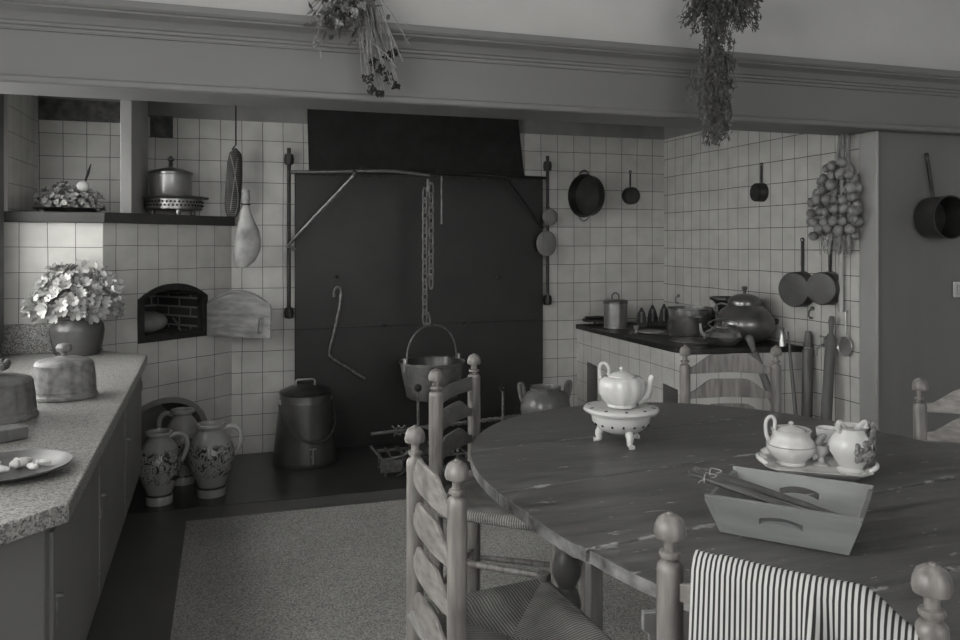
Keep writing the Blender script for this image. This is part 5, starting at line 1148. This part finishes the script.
for (a, b_) in (((375, -10), (410, 46)), ((372, 0), (403, 62)), ((378, -5), (395, 62)), ((372, 42), (397, 68)), ((366, 5), (371, 58)), ((363, 0), (368, 60)), ((318, 20), (316, 42)), ((316, 40), (321, 58))):
    a = P(*a, 2.96)-c0; b_ = P(*b_, 2.93)-c0; tube(bm, [a, a.lerp(b_, .5)+Vector((.006, 0, .003)), b_], .0022, 5)
obj('stems', bm, M['straw'], db)
for (e_, rr_) in heads:
    bm = nb()
    for k in range(34):
        d_ = Vector([random.gauss(0, 1) for _ in range(3)]).normalized()*rr_*random.random()**.4; ball(bm, e_+d_, random.uniform(.0028, .0055), n=6)
    obj('seed_head', bm, M['dark_leaf'], db)
bm = nb()
for k in range(240):
    tx = random.gauss(343, 17); ty = random.gauss(8, 14)
    if ty > 45: continue
    c_ = P(tx, ty, 3.0+random.uniform(-.1, .05))-c0; a = Vector([random.gauss(0, 1) for _ in range(3)]).normalized(); b2 = a.orthogonal().normalized(); L = random.uniform(.012, .028)
    bm.faces.new([bm.verts.new(c_+v) for v in (-a*L, b2*L*.45, a*L, -b2*L*.45)])
obj('dried_leaves', bm, M['herb'], db)
for (tx, ty) in ((317, 42), (345, 8), (362, 4), (356, 12), (337, 22), (330, 8), (320, 20)):
    c_ = P(tx, ty, 2.93)-c0; bm = nb()
    for k in range(18): ball(bm, c_+Vector([random.gauss(0, .007) for _ in range(3)]), .0065, n=6)
    obj('pale_flower_head', bm, M['straw'], db)
bm = nb(); tube(bm, [(0, 0, -.02), (0, 0, 2.9-c0.z)], .004, 6); obj('hanging_string', bm, M['string'], db)

c0 = P(722, -40, 3.35); hbn = thing('dried_herb_bunch', 'long dried herb bunch hanging before the beam, right of centre', 'dried herbs', tuple(c0))
bm = nb()
def sprig(a, b_, k=12, L0=.014, out=.010):
    w = [Vector([random.gauss(0, .008) for _ in range(3)]) for _ in range(2)]; pts = spline([a, a.lerp(b_, .35)+w[0], a.lerp(b_, .7)+w[1], b_], 4); tube(bm, pts, .0016, 4)
    for i in range(k):
        c_ = pts[random.randrange(len(pts))]+Vector([random.gauss(0, out*.5) for _ in range(3)]); d_ = (b_-a).normalized()+Vector([random.gauss(0, .6) for _ in range(3)]); d_.normalize(); w_ = d_.orthogonal().normalized(); w_.rotate(Matrix.Rotation(random.uniform(0, 6), 3, d_)); L = L0*random.uniform(.5, 1.3)
        bm.faces.new([bm.verts.new(c_+v) for v in (-d_*L, w_*L*.3, d_*L, -w_*L*.3)])
for k in range(210):
    f = random.random()**.85; y0 = 30+100*f; wd = 4.5+4.5*math.sin(min(1, max(0, (y0-38)/85))*PI); x0 = 716+random.gauss(0, wd)-(4 if 75 < y0 < 105 and random.random() < .3 else 0)
    sprig(P(x0+random.gauss(0, 2), y0-13, 3.3+random.uniform(-.06, .03))-c0, P(x0+random.gauss(0, 4), min(150, y0+15), 3.3+random.uniform(-.06, .03))-c0)
for k in range(170):
    an_ = random.uniform(-1, 1); x0 = 722; e0 = (x0+an_*38+random.gauss(0, 3), random.gauss(22, 13)*(1-.45*abs(an_))+(6 if an_ < 0 else 0))
    sprig(P(x0+an_*20, e0[1]-28, 3.3)-c0, P(e0[0], e0[1], 3.3+random.uniform(-.08, .05))-c0)
obj('herb_sprigs', bm, M['herb'], hbn)['kind'] = 'stuff'
bm = nb(); tube(bm, [(0, 0, -.02), (0, 0, 2.9-c0.z)], .004, 6); obj('hanging_string', bm, M['string'], hbn)
